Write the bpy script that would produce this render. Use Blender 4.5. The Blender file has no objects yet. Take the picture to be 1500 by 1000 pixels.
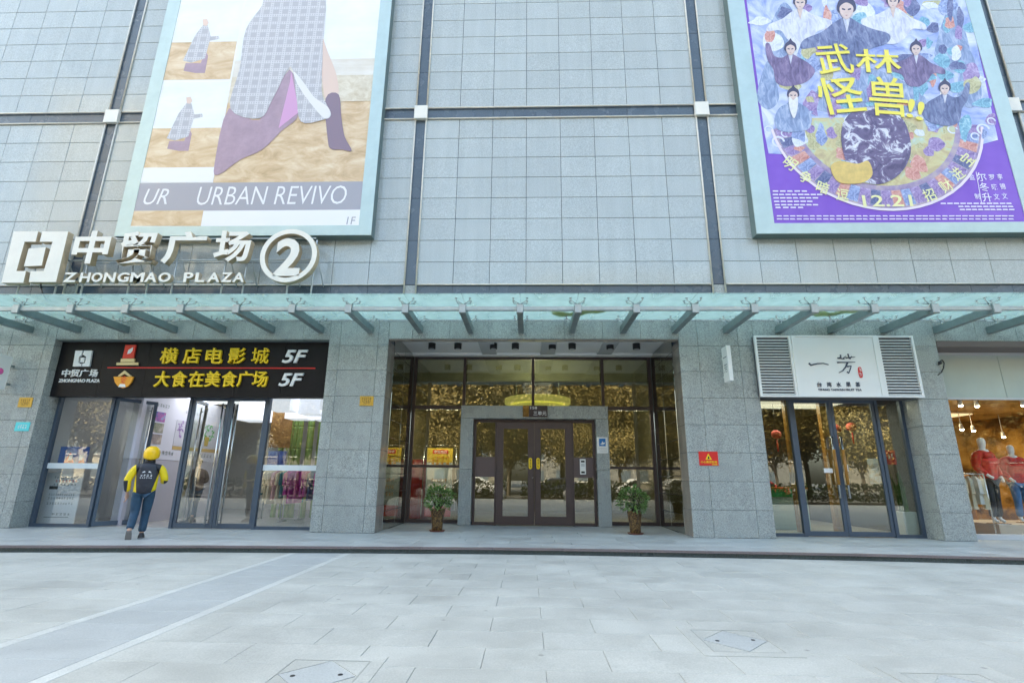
import bpy, math, random
from mathutils import Vector, Matrix
random.seed(7)
R = math.radians
SC = bpy.context.scene
COL = SC.collection

# ------------------------------------------------------------------ camera, sky, sun, exposure
CAMZ, DIST, FPX = 1.32, 12.0, 748.0
cam_d = bpy.data.cameras.new('camera'); cam = bpy.data.objects.new('camera', cam_d); COL.objects.link(cam)
cam_d.sensor_width = 36.0; cam_d.lens = FPX/1500*36; cam_d.clip_start = 0.1; cam_d.clip_end = 2000
CB = Matrix.Rotation(R(1.9), 3, 'Z') @ Matrix.Rotation(R(15.0), 3, 'X') @ Matrix(((1,0,0),(0,0,-1),(0,1,0))) @ Matrix.Rotation(0.010, 3, 'Z')
CP = Vector((0, -DIST, CAMZ))
cam.matrix_world = Matrix.Translation(CP) @ CB.to_4x4()
SC.camera = cam
def ray(px, py): return CB @ Vector(((px-750)/FPX, -(py-500)/FPX, -1))
def W(px, py, Y=0.0):                      # photo pixel -> point on the vertical plane y = Y
    d = ray(px, py); return CP + d*((Y-CP.y)/d.y)
def G(px, py, Z=0.0):                      # photo pixel -> point on the level z = Z
    d = ray(px, py); return CP + d*((Z-CP.z)/d.z)

SUN_EL, SUN_AZ = 40.0, -42.0                # the sun stands behind the building: front and plaza lie in its shade
world = bpy.data.worlds.new('World'); SC.world = world; world.use_nodes = True
wn = world.node_tree; wn.nodes.clear()
wo = wn.nodes.new('ShaderNodeOutputWorld'); wb = wn.nodes.new('ShaderNodeBackground'); ws = wn.nodes.new('ShaderNodeTexSky')
ws.sky_type = 'NISHITA'; ws.sun_disc = False; ws.sun_elevation = R(SUN_EL); ws.sun_rotation = R(SUN_AZ)
ws.air_density = 1.0; ws.dust_density = 6.0; ws.ozone_density = 0.4
wb.inputs['Strength'].default_value = 0.15
wn.links.new(ws.outputs[0], wb.inputs[0]); wn.links.new(wb.outputs[0], wo.inputs[0])
sl = bpy.data.lights.new('sun', 'SUN'); sl.energy = 2.0; sl.angle = R(0.53); sl.color = (1.0, 0.94, 0.84)
so = bpy.data.objects.new('sun', sl); COL.objects.link(so)
sd = Vector((math.sin(R(SUN_AZ))*math.cos(R(SUN_EL)), math.cos(R(SUN_AZ))*math.cos(R(SUN_EL)), math.sin(R(SUN_EL))))
so.location = sd*60; so.rotation_euler = (-sd).to_track_quat('-Z', 'Y').to_euler()
SC.view_settings.view_transform = 'Standard'; SC.view_settings.look = 'None'; SC.view_settings.gamma = 1.0
SC.view_settings.exposure = 3.02
SC.view_settings.use_curve_mapping = False
SC.view_settings.use_white_balance = True                             # the camera's white balance: open shade under a blue sky
SC.view_settings.white_balance_temperature = 6950; SC.view_settings.white_balance_tint = 1
SC.render.engine = 'CYCLES'
SC.cycles.use_denoising = True
SC.cycles.max_bounces = 8; SC.cycles.transparent_max_bounces = 16; SC.cycles.caustics_reflective = False; SC.cycles.caustics_refractive = False
SC.cycles.sample_clamp_indirect = 6.0

# ------------------------------------------------------------------ materials
def new_mat(name):
    m = bpy.data.materials.new(name); m.use_nodes = True
    return m, m.node_tree, m.node_tree.nodes['Principled BSDF']
def plain(name, c, rough=0.5, metal=0.0, spec=0.5, var=0.0, nscale=8.0, amt=0.0, bump=0.0):
    """principled colour with optional noise mottling (amt) and per-object tone (var)"""
    m, t, b = new_mat(name)
    b.inputs['Base Color'].default_value = (*c, 1); b.inputs['Roughness'].default_value = rough
    b.inputs['Metallic'].default_value = metal; b.inputs['Specular IOR Level'].default_value = spec
    if amt or var:
        n = t.nodes
        mul = n.new('ShaderNodeMix'); mul.data_type = 'RGBA'; mul.blend_type = 'MULTIPLY'; mul.inputs[0].default_value = 1
        mul.inputs[6].default_value = (*c, 1)
        mr = n.new('ShaderNodeMapRange'); mr.inputs[3].default_value = 1-amt; mr.inputs[4].default_value = 1+amt*0.6
        tc = n.new('ShaderNodeTexCoord'); nz = n.new('ShaderNodeTexNoise'); nz.inputs['Scale'].default_value = nscale
        nz.inputs['Detail'].default_value = 6; nz.inputs['Roughness'].default_value = 0.7
        t.links.new(tc.outputs['Object'], nz.inputs['Vector'])
        mr.inputs[1].default_value = 0.3; mr.inputs[2].default_value = 0.7
        t.links.new(nz.outputs[0], mr.inputs[0])
        val = mr.outputs[0]
        if var:
            oi = n.new('ShaderNodeObjectInfo'); m2 = n.new('ShaderNodeMapRange'); m2.inputs[3].default_value = 1-var; m2.inputs[4].default_value = 1+var
            t.links.new(oi.outputs['Random'], m2.inputs[0])
            mm = n.new('ShaderNodeMath'); mm.operation = 'MULTIPLY'
            t.links.new(val, mm.inputs[0]); t.links.new(m2.outputs[0], mm.inputs[1]); val = mm.outputs[0]
        t.links.new(val, mul.inputs[7]); t.links.new(mul.outputs[2], b.inputs['Base Color'])
        if bump:
            bp = n.new('ShaderNodeBump'); bp.inputs['Strength'].default_value = bump; bp.inputs['Distance'].default_value = 0.01
            t.links.new(nz.outputs[0], bp.inputs['Height']); t.links.new(bp.outputs[0], b.inputs['Normal'])
    return m
def granite(name, c, rough, var=0.07, speck=0.35, fleck=140.0, stain=0.12, streak=0.0, spots=0.0):
    """speckled stone: fine dark and light flecks, broad stains, per-slab tone"""
    m, t, b = new_mat(name); n = t.nodes
    tc = n.new('ShaderNodeTexCoord'); oi = n.new('ShaderNodeObjectInfo')
    ad = n.new('ShaderNodeVectorMath'); ad.operation = 'ADD'
    sc = n.new('ShaderNodeVectorMath'); sc.operation = 'SCALE'; sc.inputs[3].default_value = 37.0
    cb = n.new('ShaderNodeCombineXYZ')
    for i in range(3): t.links.new(oi.outputs['Random'], cb.inputs[i])
    t.links.new(cb.outputs[0], sc.inputs[0]); t.links.new(tc.outputs['Object'], ad.inputs[0]); t.links.new(sc.outputs[0], ad.inputs[1])
    f = n.new('ShaderNodeTexNoise'); f.inputs['Scale'].default_value = fleck; f.inputs['Detail'].default_value = 2; f.inputs['Roughness'].default_value = 0.8
    g = n.new('ShaderNodeTexNoise'); g.inputs['Scale'].default_value = 2.2; g.inputs['Detail'].default_value = 5
    for x in (f, g): t.links.new(ad.outputs[0], x.inputs['Vector'])
    a = n.new('ShaderNodeMapRange'); a.inputs[1].default_value = 0.32; a.inputs[2].default_value = 0.68; a.inputs[3].default_value = 1-speck; a.inputs[4].default_value = 1+speck*0.8
    s = n.new('ShaderNodeMapRange'); s.inputs[1].default_value = 0.3; s.inputs[2].default_value = 0.7; s.inputs[3].default_value = 1-stain; s.inputs[4].default_value = 1+stain*0.6
    o = n.new('ShaderNodeMapRange'); o.inputs[3].default_value = 1-var; o.inputs[4].default_value = 1+var
    t.links.new(f.outputs[0], a.inputs[0]); t.links.new(g.outputs[0], s.inputs[0]); t.links.new(oi.outputs['Random'], o.inputs[0])
    m1 = n.new('ShaderNodeMath'); m1.operation = 'MULTIPLY'; m2 = n.new('ShaderNodeMath'); m2.operation = 'MULTIPLY'
    t.links.new(a.outputs[0], m1.inputs[0]); t.links.new(s.outputs[0], m1.inputs[1]); t.links.new(m1.outputs[0], m2.inputs[0]); t.links.new(o.outputs[0], m2.inputs[1])
    mx = n.new('ShaderNodeMix'); mx.data_type = 'RGBA'; mx.blend_type = 'MULTIPLY'; mx.inputs[0].default_value = 1; mx.inputs[6].default_value = (*c, 1)
    t.links.new(m2.outputs[0], mx.inputs[7]); t.links.new(mx.outputs[2], b.inputs['Base Color'])
    if streak or spots:                                                # weathering laid out in the place, running on from slab to slab
        ge = n.new('ShaderNodeNewGeometry'); last = mx.outputs[2]
        def layer(fac, lo, hi, a0, a1):
            nonlocal last
            q = n.new('ShaderNodeMapRange'); q.inputs[1].default_value = a0; q.inputs[2].default_value = a1; q.inputs[3].default_value = lo; q.inputs[4].default_value = hi
            t.links.new(fac, q.inputs[0]); k = n.new('ShaderNodeMix'); k.data_type = 'RGBA'; k.blend_type = 'MULTIPLY'; k.inputs[0].default_value = 1
            t.links.new(last, k.inputs[6]); t.links.new(q.outputs[0], k.inputs[7]); last = k.outputs[2]
        if streak:
            mp = n.new('ShaderNodeMapping'); mp.inputs['Scale'].default_value = (2.6, 2.6, 0.12); t.links.new(ge.outputs['Position'], mp.inputs[0])
            nz = n.new('ShaderNodeTexNoise'); nz.inputs['Scale'].default_value = 1.4; nz.inputs['Detail'].default_value = 7; nz.inputs['Roughness'].default_value = 0.7; t.links.new(mp.outputs[0], nz.inputs['Vector'])
            layer(nz.outputs[0], 1-streak, 1+streak*0.4, 0.33, 0.6)
        if spots:
            nz = n.new('ShaderNodeTexNoise'); nz.inputs['Scale'].default_value = 0.55; nz.inputs['Detail'].default_value = 9; nz.inputs['Roughness'].default_value = 0.72; t.links.new(ge.outputs['Position'], nz.inputs['Vector'])
            layer(nz.outputs[0], 1-spots, 1+spots*0.4, 0.36, 0.60)
            vo = n.new('ShaderNodeTexVoronoi'); vo.inputs['Scale'].default_value = 1.9; t.links.new(ge.outputs['Position'], vo.inputs['Vector'])
            layer(vo.outputs['Distance'], 1-spots*2.2, 1.0, 0.03, 0.055)
        t.links.new(last, b.inputs['Base Color'])
    b.inputs['Roughness'].default_value = rough
    rr = n.new('ShaderNodeMapRange'); rr.inputs[1].default_value = 0.3; rr.inputs[2].default_value = 0.7; rr.inputs[3].default_value = rough*0.75; rr.inputs[4].default_value = rough*1.3
    t.links.new(g.outputs[0], rr.inputs[0]); t.links.new(rr.outputs[0], b.inputs['Roughness'])
    return m
def glass(name, tint, refl=1.0, base=0.0, rough=0.0, milky=0.0, milk=(1,1,1)):
    """thin sheet glass: fresnel mirror over tinted see-through, optional milky scatter"""
    m = bpy.data.materials.new(name); m.use_nodes = True; t = m.node_tree; n = t.nodes; n.clear()
    out = n.new('ShaderNodeOutputMaterial'); tr = n.new('ShaderNodeBsdfTransparent'); gl = n.new('ShaderNodeBsdfGlossy')
    tr.inputs[0].default_value = (*tint, 1); gl.inputs['Roughness'].default_value = rough; gl.inputs[0].default_value = (1,1,1,1)
    lw = n.new('ShaderNodeLayerWeight'); lw.inputs[0].default_value = 0.5   # Schlick curve, alike from both sides of the sheet
    pw = n.new('ShaderNodeMath'); pw.operation = 'POWER'; pw.inputs[1].default_value = 5.0; t.links.new(lw.outputs['Facing'], pw.inputs[0])
    fr = n.new('ShaderNodeMath'); fr.operation = 'MULTIPLY_ADD'; fr.inputs[1].default_value = 0.96; fr.inputs[2].default_value = 0.04; t.links.new(pw.outputs[0], fr.inputs[0])
    ma = n.new('ShaderNodeMath'); ma.operation = 'MULTIPLY_ADD'; ma.inputs[1].default_value = refl; ma.inputs[2].default_value = base; ma.use_clamp = True
    t.links.new(fr.outputs[0], ma.inputs[0])
    body = tr.outputs[0]
    if milky:
        tl = n.new('ShaderNodeBsdfTranslucent'); tl.inputs[0].default_value = (*milk, 1)
        df = n.new('ShaderNodeBsdfDiffuse'); df.inputs[0].default_value = (*milk, 1)
        tc = n.new('ShaderNodeTexCoord'); nz = n.new('ShaderNodeTexNoise'); nz.inputs['Scale'].default_value = 1.6; nz.inputs['Detail'].default_value = 5
        t.links.new(tc.outputs['Object'], nz.inputs['Vector'])
        mr = n.new('ShaderNodeMapRange'); mr.inputs[1].default_value = 0.3; mr.inputs[2].default_value = 0.7; mr.inputs[3].default_value = milky*0.75; mr.inputs[4].default_value = min(1, milky*1.25)
        t.links.new(nz.outputs[0], mr.inputs[0])
        md = n.new('ShaderNodeMixShader'); md.inputs[0].default_value = 0.3
        t.links.new(tl.outputs[0], md.inputs[1]); t.links.new(df.outputs[0], md.inputs[2])
        m1 = n.new('ShaderNodeMixShader'); t.links.new(mr.outputs[0], m1.inputs[0]); t.links.new(tr.outputs[0], m1.inputs[1]); t.links.new(md.outputs[0], m1.inputs[2])
        body = m1.outputs[0]
    mx = n.new('ShaderNodeMixShader'); t.links.new(ma.outputs[0], mx.inputs[0]); t.links.new(body, mx.inputs[1]); t.links.new(gl.outputs[0], mx.inputs[2])
    t.links.new(mx.outputs[0], out.inputs[0])
    return m
def glow(name, c, s):
    m, t, b = new_mat(name); b.inputs['Base Color'].default_value = (*c, 1)
    b.inputs['Emission Color'].default_value = (*c, 1); b.inputs['Emission Strength'].default_value = s
    return m
def ramp_mat(name, stops, scale=(1,1,1), nscale=3.0, detail=6, rough=0.6, dist=0.0, spec=0.4):
    """noise through a colour ramp: grass fields, painted clouds, mottled cloth"""
    m, t, b = new_mat(name); n = t.nodes
    tc = n.new('ShaderNodeTexCoord'); mp = n.new('ShaderNodeMapping'); mp.inputs['Scale'].default_value = scale
    nz = n.new('ShaderNodeTexNoise'); nz.inputs['Scale'].default_value = nscale; nz.inputs['Detail'].default_value = detail; nz.inputs['Distortion'].default_value = dist
    nz.inputs['Roughness'].default_value = 0.65
    cr = n.new('ShaderNodeValToRGB'); e = cr.color_ramp.elements
    e[0].position, e[0].color = stops[0][0], (*stops[0][1], 1); e[1].position, e[1].color = stops[-1][0], (*stops[-1][1], 1)
    for p, c in stops[1:-1]:
        k = e.new(p); k.color = (*c, 1)
    t.links.new(tc.outputs['Object'], mp.inputs[0]); t.links.new(mp.outputs[0], nz.inputs['Vector']); t.links.new(nz.outputs[0], cr.inputs[0])
    t.links.new(cr.outputs[0], b.inputs['Base Color']); b.inputs['Roughness'].default_value = rough; b.inputs['Specular IOR Level'].default_value = spec
    return m
def plaid_mat(name):
    m, t, b = new_mat(name); n = t.nodes
    tc = n.new('ShaderNodeTexCoord'); facs = []
    for axis, s in (('X', 1.15), ('Z', 1.15), ('X', 4.6), ('Z', 4.6)):
        w = n.new('ShaderNodeTexWave'); w.bands_direction = axis; w.inputs['Scale'].default_value = s; w.inputs['Distortion'].default_value = 0.6 if s < 10 else 0.0
        t.links.new(tc.outputs['Object'], w.inputs['Vector']); facs.append(w.outputs['Fac'])
    a = n.new('ShaderNodeMath'); a.operation = 'MAXIMUM'; t.links.new(facs[0], a.inputs[0]); t.links.new(facs[1], a.inputs[1])
    c = n.new('ShaderNodeMath'); c.operation = 'MAXIMUM'; t.links.new(facs[2], c.inputs[0]); t.links.new(facs[3], c.inputs[1])
    d = n.new('ShaderNodeMath'); d.operation = 'MULTIPLY'; t.links.new(a.outputs[0], d.inputs[0]); t.links.new(c.outputs[0], d.inputs[1])
    cr = n.new('ShaderNodeValToRGB'); e = cr.color_ramp.elements
    e[0].color = (0.45, 0.44, 0.48, 1); e[0].position = 0.5; e[1].color = (0.70, 0.69, 0.72, 1); e[1].position = 1.0
    t.links.new(d.outputs[0], cr.inputs[0]); t.links.new(cr.outputs[0], b.inputs['Base Color']); b.inputs['Roughness'].default_value = 0.5
    return m

M = dict(
 tile=granite('granite wall', (0.445, 0.485, 0.49), 0.11, var=0.04, speck=0.28, fleck=60, stain=0.03, streak=0.06),
 pier=granite('granite pier', (0.35, 0.378, 0.37), 0.28, var=0.04, speck=0.46, fleck=48, stain=0.04, streak=0.10),
 jamb=granite('polished brown granite', (0.26, 0.235, 0.21), 0.12, var=0.08, speck=0.35),
 band=granite('blue granite band', (0.085, 0.115, 0.15), 0.25, var=0.08, speck=0.4),
 core=plain('joint mortar', (0.07, 0.09, 0.11), 0.9),
 pave=granite('plaza paver', (0.40, 0.408, 0.378), 0.62, var=0.018, speck=0.14, fleck=70, stain=0.06, spots=0.17),
 paveblue=granite('bluish paver', (0.365, 0.385, 0.38), 0.6, var=0.02, speck=0.14, fleck=70, stain=0.05, spots=0.11),
 pavewhite=granite('pale paver', (0.475, 0.49, 0.465), 0.6, var=0.03, speck=0.14, fleck=70, stain=0.06, spots=0.1),
 joint=plain('paver joint', (0.36, 0.37, 0.345), 0.9),
 podium=granite('podium granite', (0.39, 0.405, 0.40), 0.42, var=0.09, speck=0.25, fleck=90, stain=0.16),
 nosing=granite('red brown nosing granite', (0.20, 0.165, 0.165), 0.4, var=0.06, speck=0.4),
 riser=granite('green black riser granite', (0.06, 0.08, 0.08), 0.35, var=0.1, speck=0.7, fleck=60),
 pipe=plain('pale painted pipe', (0.66, 0.63, 0.56), 0.4, amt=0.15, nscale=5),
 cap=plain('white cap', (0.78, 0.76, 0.70), 0.45),
 alu=plain('pale green aluminium', (0.44, 0.54, 0.53), 0.38, 0.3, amt=0.10, nscale=1.5),
 steel=plain('grey green painted steel', (0.20, 0.25, 0.255), 0.45, 0.2, amt=0.2, nscale=4, var=0.08),
 rail=plain('light grey steel', (0.42, 0.46, 0.47), 0.4, 0.3, amt=0.15, nscale=5),
 stainless=plain('stainless', (0.6, 0.6, 0.6), 0.22, 1.0),
 canopy=glass('canopy glass', (0.84, 0.98, 0.93), 0.5, 0.0, 0.03, 0.30, (0.86, 1.0, 0.95)),
 glass=glass('clear shop glass', (0.97, 0.985, 0.98), 1.0, 0.0),
 glassdark=glass('tinted lobby glass', (0.80, 0.80, 0.72), 1.0, 0.10),
 slate=plain('slate blue aluminium', (0.085, 0.115, 0.16), 0.38, 0.3, amt=0.08, nscale=3),
 bronze=plain('bronze brown aluminium', (0.085, 0.062, 0.06), 0.42, 0.3, amt=0.1, nscale=4),
 bronzepan=plain('purple brown panel', (0.12, 0.085, 0.085), 0.45, 0.1),
 black=plain('black', (0.012, 0.012, 0.013), 0.5),
 blackpan=plain('black sign panel', (0.012, 0.0115, 0.014), 0.4, spec=0.2, amt=0.35, nscale=2.5),
 white=plain('white paint', (0.78, 0.78, 0.77), 0.5),
 offwhite=plain('cream letter face', (0.80, 0.77, 0.70), 0.45, amt=0.06, nscale=3),
 tan=plain('weathered tan letter side', (0.50, 0.40, 0.27), 0.55, amt=0.2, nscale=6),
 yellow=plain('yellow letter', (0.86, 0.58, 0.02), 0.4), red=plain('red paint', (0.65, 0.02, 0.02), 0.4),
 brass=plain('brass plaque', (0.62, 0.40, 0.08), 0.35, 0.5, amt=0.2, nscale=20), brasstext=plain('plaque engraving', (0.12, 0.07, 0.02), 0.6),
 mirror=plain('mirror polished tile', (0.42, 0.42, 0.39), 0.03, 1.0, amt=0.05, nscale=1),
 ceil=plain('white ceiling', (0.9, 0.9, 0.89), 0.7), greyceil=plain('grey ceiling beam', (0.55, 0.56, 0.57), 0.7),
 plaster=plain('pale plaster', (0.62, 0.62, 0.63), 0.7), floor=plain('pale shop floor', (0.50, 0.47, 0.44), 0.25, amt=0.1, nscale=2),
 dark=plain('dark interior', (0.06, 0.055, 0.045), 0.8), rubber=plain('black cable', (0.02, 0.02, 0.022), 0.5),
 leaf=ramp_mat('plant leaf', [(0.3, (0.05, 0.12, 0.025)), (0.7, (0.15, 0.25, 0.06))], nscale=9, rough=0.4),
 pot=ramp_mat('mottled pot glaze', [(0.42, (0.03, 0.018, 0.012)), (0.52, (0.12, 0.06, 0.02)), (0.62, (0.26, 0.17, 0.055))], nscale=28, detail=3, rough=0.3),
 saucer=plain('red brown saucer', (0.16, 0.055, 0.035), 0.45), soil=plain('soil', (0.03, 0.022, 0.015), 0.9),
)

# ------------------------------------------------------------------ mesh helpers
class MB:
    def __init__(s): s.v, s.f, s.sm = [], [], []
    def add(s, vs, fs, smooth=False):
        k = len(s.v); s.v += [Vector(v) for v in vs]; s.f += [tuple(i+k for i in f) for f in fs]; s.sm += [smooth]*len(fs); return s
    def box(s, x0, x1, y0, y1, z0, z1):
        if x0 > x1: x0, x1 = x1, x0
        if y0 > y1: y0, y1 = y1, y0
        if z0 > z1: z0, z1 = z1, z0
        return s.add([(x0,y0,z0),(x1,y0,z0),(x1,y1,z0),(x0,y1,z0),(x0,y0,z1),(x1,y0,z1),(x1,y1,z1),(x0,y1,z1)],
                     [(0,3,2,1),(4,5,6,7),(0,1,5,4),(1,2,6,5),(2,3,7,6),(3,0,4,7)])
    def prism(s, pts, y0, y1):             # polygon in x,z pulled from y0 (front) to y1
        n = len(pts); a = sum(pts[i][0]*pts[(i+1)%n][1]-pts[(i+1)%n][0]*pts[i][1] for i in range(n))
        if a < 0: pts = pts[::-1]
        return s.add([(x,y0,z) for x,z in pts]+[(x,y1,z) for x,z in pts],
                     [tuple(range(n)), tuple(range(2*n-1, n-1, -1))]+[(i, n+i, n+(i+1)%n, (i+1)%n) for i in range(n)])
    def slab(s, pts, z0, z1):              # polygon in x,y pulled up
        n = len(pts); a = sum(pts[i][0]*pts[(i+1)%n][1]-pts[(i+1)%n][0]*pts[i][1] for i in range(n))
        if a < 0: pts = pts[::-1]
        return s.add([(x,y,z0) for x,y in pts]+[(x,y,z1) for x,y in pts],
                     [tuple(range(n-1, -1, -1)), tuple(range(n, 2*n))]+[(i, (i+1)%n, n+(i+1)%n, n+i) for i in range(n)])
    def tube(s, p0, p1, r, n=8, r1=None):
        p0, p1 = Vector(p0), Vector(p1); r1 = r if r1 is None else r1
        d = (p1-p0).normalized(); a = d.orthogonal().normalized(); b = d.cross(a)
        c = [(math.cos(2*math.pi*i/n), math.sin(2*math.pi*i/n)) for i in range(n)]
        k = len(s.v); s.v += [p0+(a*x+b*y)*r for x, y in c]+[p1+(a*x+b*y)*r1 for x, y in c]
        s.f += [(k+i, k+(i+1)%n, k+n+(i+1)%n, k+n+i) for i in range(n)]; s.sm += [True]*n
        s.f += [tuple(k+i for i in range(n-1, -1, -1)), tuple(k+n+i for i in range(n))]; s.sm += [False, False]
        return s
    def path(s, pts, r, n=6):
        for a, b in zip(pts, pts[1:]): s.tube(a, b, r, n)
        return s
    def bar(s, p0, p1, w, h):              # rectangular bar, w across, h along the up-ish axis
        p0, p1 = Vector(p0), Vector(p1); d = (p1-p0).normalized(); up = Vector((0,0,1))
        if abs(d.z) > 0.9: up = Vector((0,1,0))
        a = d.cross(up).normalized()*w/2; b = a.normalized().cross(d).normalized()*h/2
        vs = [p+sx*a+sz*b for p in (p0, p1) for sx, sz in ((-1,-1),(1,-1),(1,1),(-1,1))]
        return s.add(vs, [(0,1,2,3),(7,6,5,4),(0,4,5,1),(1,5,6,2),(2,6,7,3),(3,7,4,0)])
    def lathe(s, prof, c=(0,0,0), n=20, smooth=True):
        k = len(s.v); c = Vector(c)
        for r, z in prof:
            for i in range(n): s.v.append(c+Vector((r*math.cos(2*math.pi*i/n), r*math.sin(2*math.pi*i/n), z)))
        for j in range(len(prof)-1):
            for i in range(n):
                s.f.append((k+j*n+i, k+j*n+(i+1)%n, k+(j+1)*n+(i+1)%n, k+(j+1)*n+i)); s.sm.append(smooth)
        s.f.append(tuple(k+i for i in range(n-1, -1, -1))); s.f.append(tuple(k+(len(prof)-1)*n+i for i in range(n))); s.sm += [False, False]
        return s
    def ball(s, c, rx, ry, rz, n=14, m=9):
        return s.add([Vector(c)+Vector((rx*math.sin(math.pi*j/m)*math.cos(2*math.pi*i/n), ry*math.sin(math.pi*j/m)*math.sin(2*math.pi*i/n), -rz*math.cos(math.pi*j/m)))
                      for j in range(m+1) for i in range(n)],
                     [(j*n+i, j*n+(i+1)%n, (j+1)*n+(i+1)%n, (j+1)*n+i) for j in range(m) for i in range(n)], True)
WL = {}
def link(o, parent=None, loc=Vector((0,0,0)), rot=None):
    COL.objects.link(o); o.location = loc
    if rot is not None: o.rotation_euler = rot
    mw = Matrix.Translation(loc) @ (rot.to_matrix().to_4x4() if rot is not None else Matrix())
    WL[o.name] = mw
    if parent is not None:
        o.parent = parent; o.matrix_parent_inverse = WL[parent.name].inverted()
    return o
def tag(o, label=None, cat=None, group=None, kind=None):
    if label: o['label'] = label
    if cat: o['category'] = cat
    if group: o['group'] = group
    if kind: o['kind'] = kind
    return o
def thing(name, loc, label, cat, group=None):
    return tag(link(bpy.data.objects.new(name, None), None, Vector(loc)), label, cat, group)
def obj(name, mb, mat, parent=None, label=None, cat=None, group=None, kind=None):
    vs = mb.v
    lo = Vector([min(v[i] for v in vs) for i in range(3)]); hi = Vector([max(v[i] for v in vs) for i in range(3)])
    o = Vector(((lo.x+hi.x)/2, (lo.y+hi.y)/2, lo.z))
    me = bpy.data.meshes.new(name); me.from_pydata([v-o for v in vs], [], mb.f); me.update()
    for p, s in zip(me.polygons, mb.sm): p.use_smooth = s
    me.materials.append(M[mat] if isinstance(mat, str) else mat)
    ob = link(bpy.data.objects.new(name, me), parent, o)
    return tag(ob, label, cat, group, kind)
TC = {}
def tile(name, x0, x1, y, z0, z1, mat, parent, th=0.03, gap=0.006, face='-y', tilt=0.0015):
    """one cladding slab with chamfered edges; its front lies on y (or x for side walls)"""
    w, h = x1-x0-gap, z1-z0-gap; key = (round(w,3), round(h,3), mat, th, face)
    me = TC.get(key)
    if me is None:
        c = 0.004; fr = [(-w/2+c,0,c),(w/2-c,0,c),(w/2-c,0,h-c),(-w/2+c,0,h-c)]; bk = [(-w/2,c,0),(w/2,c,0),(w/2,c,h),(-w/2,c,h)]; bb = [(-w/2,th,0),(w/2,th,0),(w/2,th,h),(-w/2,th,h)]
        me = bpy.data.meshes.new(name)
        me.from_pydata(fr+bk+bb, [], [(0,1,2,3)]+[(4+i, 4+(i+1)%4, (i+1)%4, i) for i in range(4)]+[(8+i, 8+(i+1)%4, 4+(i+1)%4, 4+i) for i in range(4)])
        me.materials.append(M[mat]); TC[key] = me
    a = {'-y': 0, '+x': math.pi/2, '-x': -math.pi/2}[face]
    from mathutils import Euler
    e = Euler((random.uniform(-tilt, tilt), 0, a+random.uniform(-tilt, tilt)))
    loc = Vector(((x0+x1)/2, y, z0+gap/2)) if face == '-y' else Vector((y, (x0+x1)/2, z0+gap/2))
    return link(bpy.data.objects.new(name, me), parent, loc, e)
PC = {}
def paver(name, x0, x1, y0, y1, ztop, mat, parent, th=0.03, gap=0.003):
    w, d = x1-x0-gap, y1-y0-gap; key = (round(w,3), round(d,3), mat, th)
    me = PC.get(key)
    if me is None:
        c = 0.003; m = MB(); top = [(-w/2+c,-d/2+c,0),(w/2-c,-d/2+c,0),(w/2-c,d/2-c,0),(-w/2+c,d/2-c,0)]; md = [(-w/2,-d/2,-c),(w/2,-d/2,-c),(w/2,d/2,-c),(-w/2,d/2,-c)]; bt = [(x,y,-th) for x,y,_ in md]
        me = bpy.data.meshes.new(name)
        me.from_pydata(top+md+bt, [], [(0,1,2,3)]+[(4+i, 4+(i+1)%4, (i+1)%4, i) for i in range(4)]+[(8+i, 8+(i+1)%4, 4+(i+1)%4, 4+i) for i in range(4)])
        me.materials.append(M[mat]); PC[key] = me
    return link(bpy.data.objects.new(name, me), parent, Vector(((x0+x1)/2, (y0+y1)/2, ztop+random.uniform(-0.0008, 0.0008))))
def text_mesh(s, depth=0.0, off=0.0, shear=0.0, res=3):
    cu = bpy.data.curves.new('lettering', 'FONT'); cu.body = s; cu.size = 1.0; cu.extrude = 0.0; cu.offset = off; cu.shear = shear; cu.resolution_u = res
    cu.fill_mode = 'FRONT' if depth == 0 else 'BOTH'; cu.extrude = 0.5 if depth else 0.0
    ob = bpy.data.objects.new('lettering', cu); COL.objects.link(ob)
    dg = bpy.context.evaluated_depsgraph_get(); dg.update()
    me = bpy.data.meshes.new_from_object(ob.evaluated_get(dg)); me.materials.clear()
    bpy.data.objects.remove(ob); bpy.data.curves.remove(cu)
    return me
def letter(name, s, x0, x1, z0, z1, y, depth, mat, parent, off=0.0, shear=0.0, side=None, rotz=0.0, keep=False, face='-y', roll=0.0):
    """writing fitted to the box x0..x1, z0..z1 with its face on y; depth > 0 pulls it back from there"""
    me = text_mesh(s, depth, off, shear)
    if not me.vertices: return None
    xs = [v.co.x for v in me.vertices]; ys = [v.co.y for v in me.vertices]
    w, h = max(xs)-min(xs) or 1, max(ys)-min(ys) or 1
    sx, sz = (x1-x0)/w, (z1-z0)/h
    if keep: sx = sz = min(sx, sz)
    cx, cy = (max(xs)+min(xs))/2, (max(ys)+min(ys))/2
    for v in me.vertices:
        u, q, d = (v.co.x-cx)*sx, (v.co.y-cy)*sz, (0.5-v.co.z)*depth if depth else 0.0
        if roll: u, q = u*math.cos(roll)-q*math.sin(roll), u*math.sin(roll)+q*math.cos(roll)
        v.co = (u, d, q) if face == '-y' else (-d, u, q)
    me.name = name; me.materials.append(M[mat] if isinstance(mat, str) else mat)
    if side:
        me.materials.append(M[side])
        for p in me.polygons:
            if abs(p.normal.z) < 0.5 or True: pass
        me.update()
        for p in me.polygons: p.material_index = 0 if abs(p.normal.y) > 0.8 else 1
    c = Vector(((x0+x1)/2, y, (z0+z1)/2)) if face == '-y' else Vector((y, (x0+x1)/2, (z0+z1)/2))
    return link(bpy.data.objects.new(name, me), parent, c)
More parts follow.
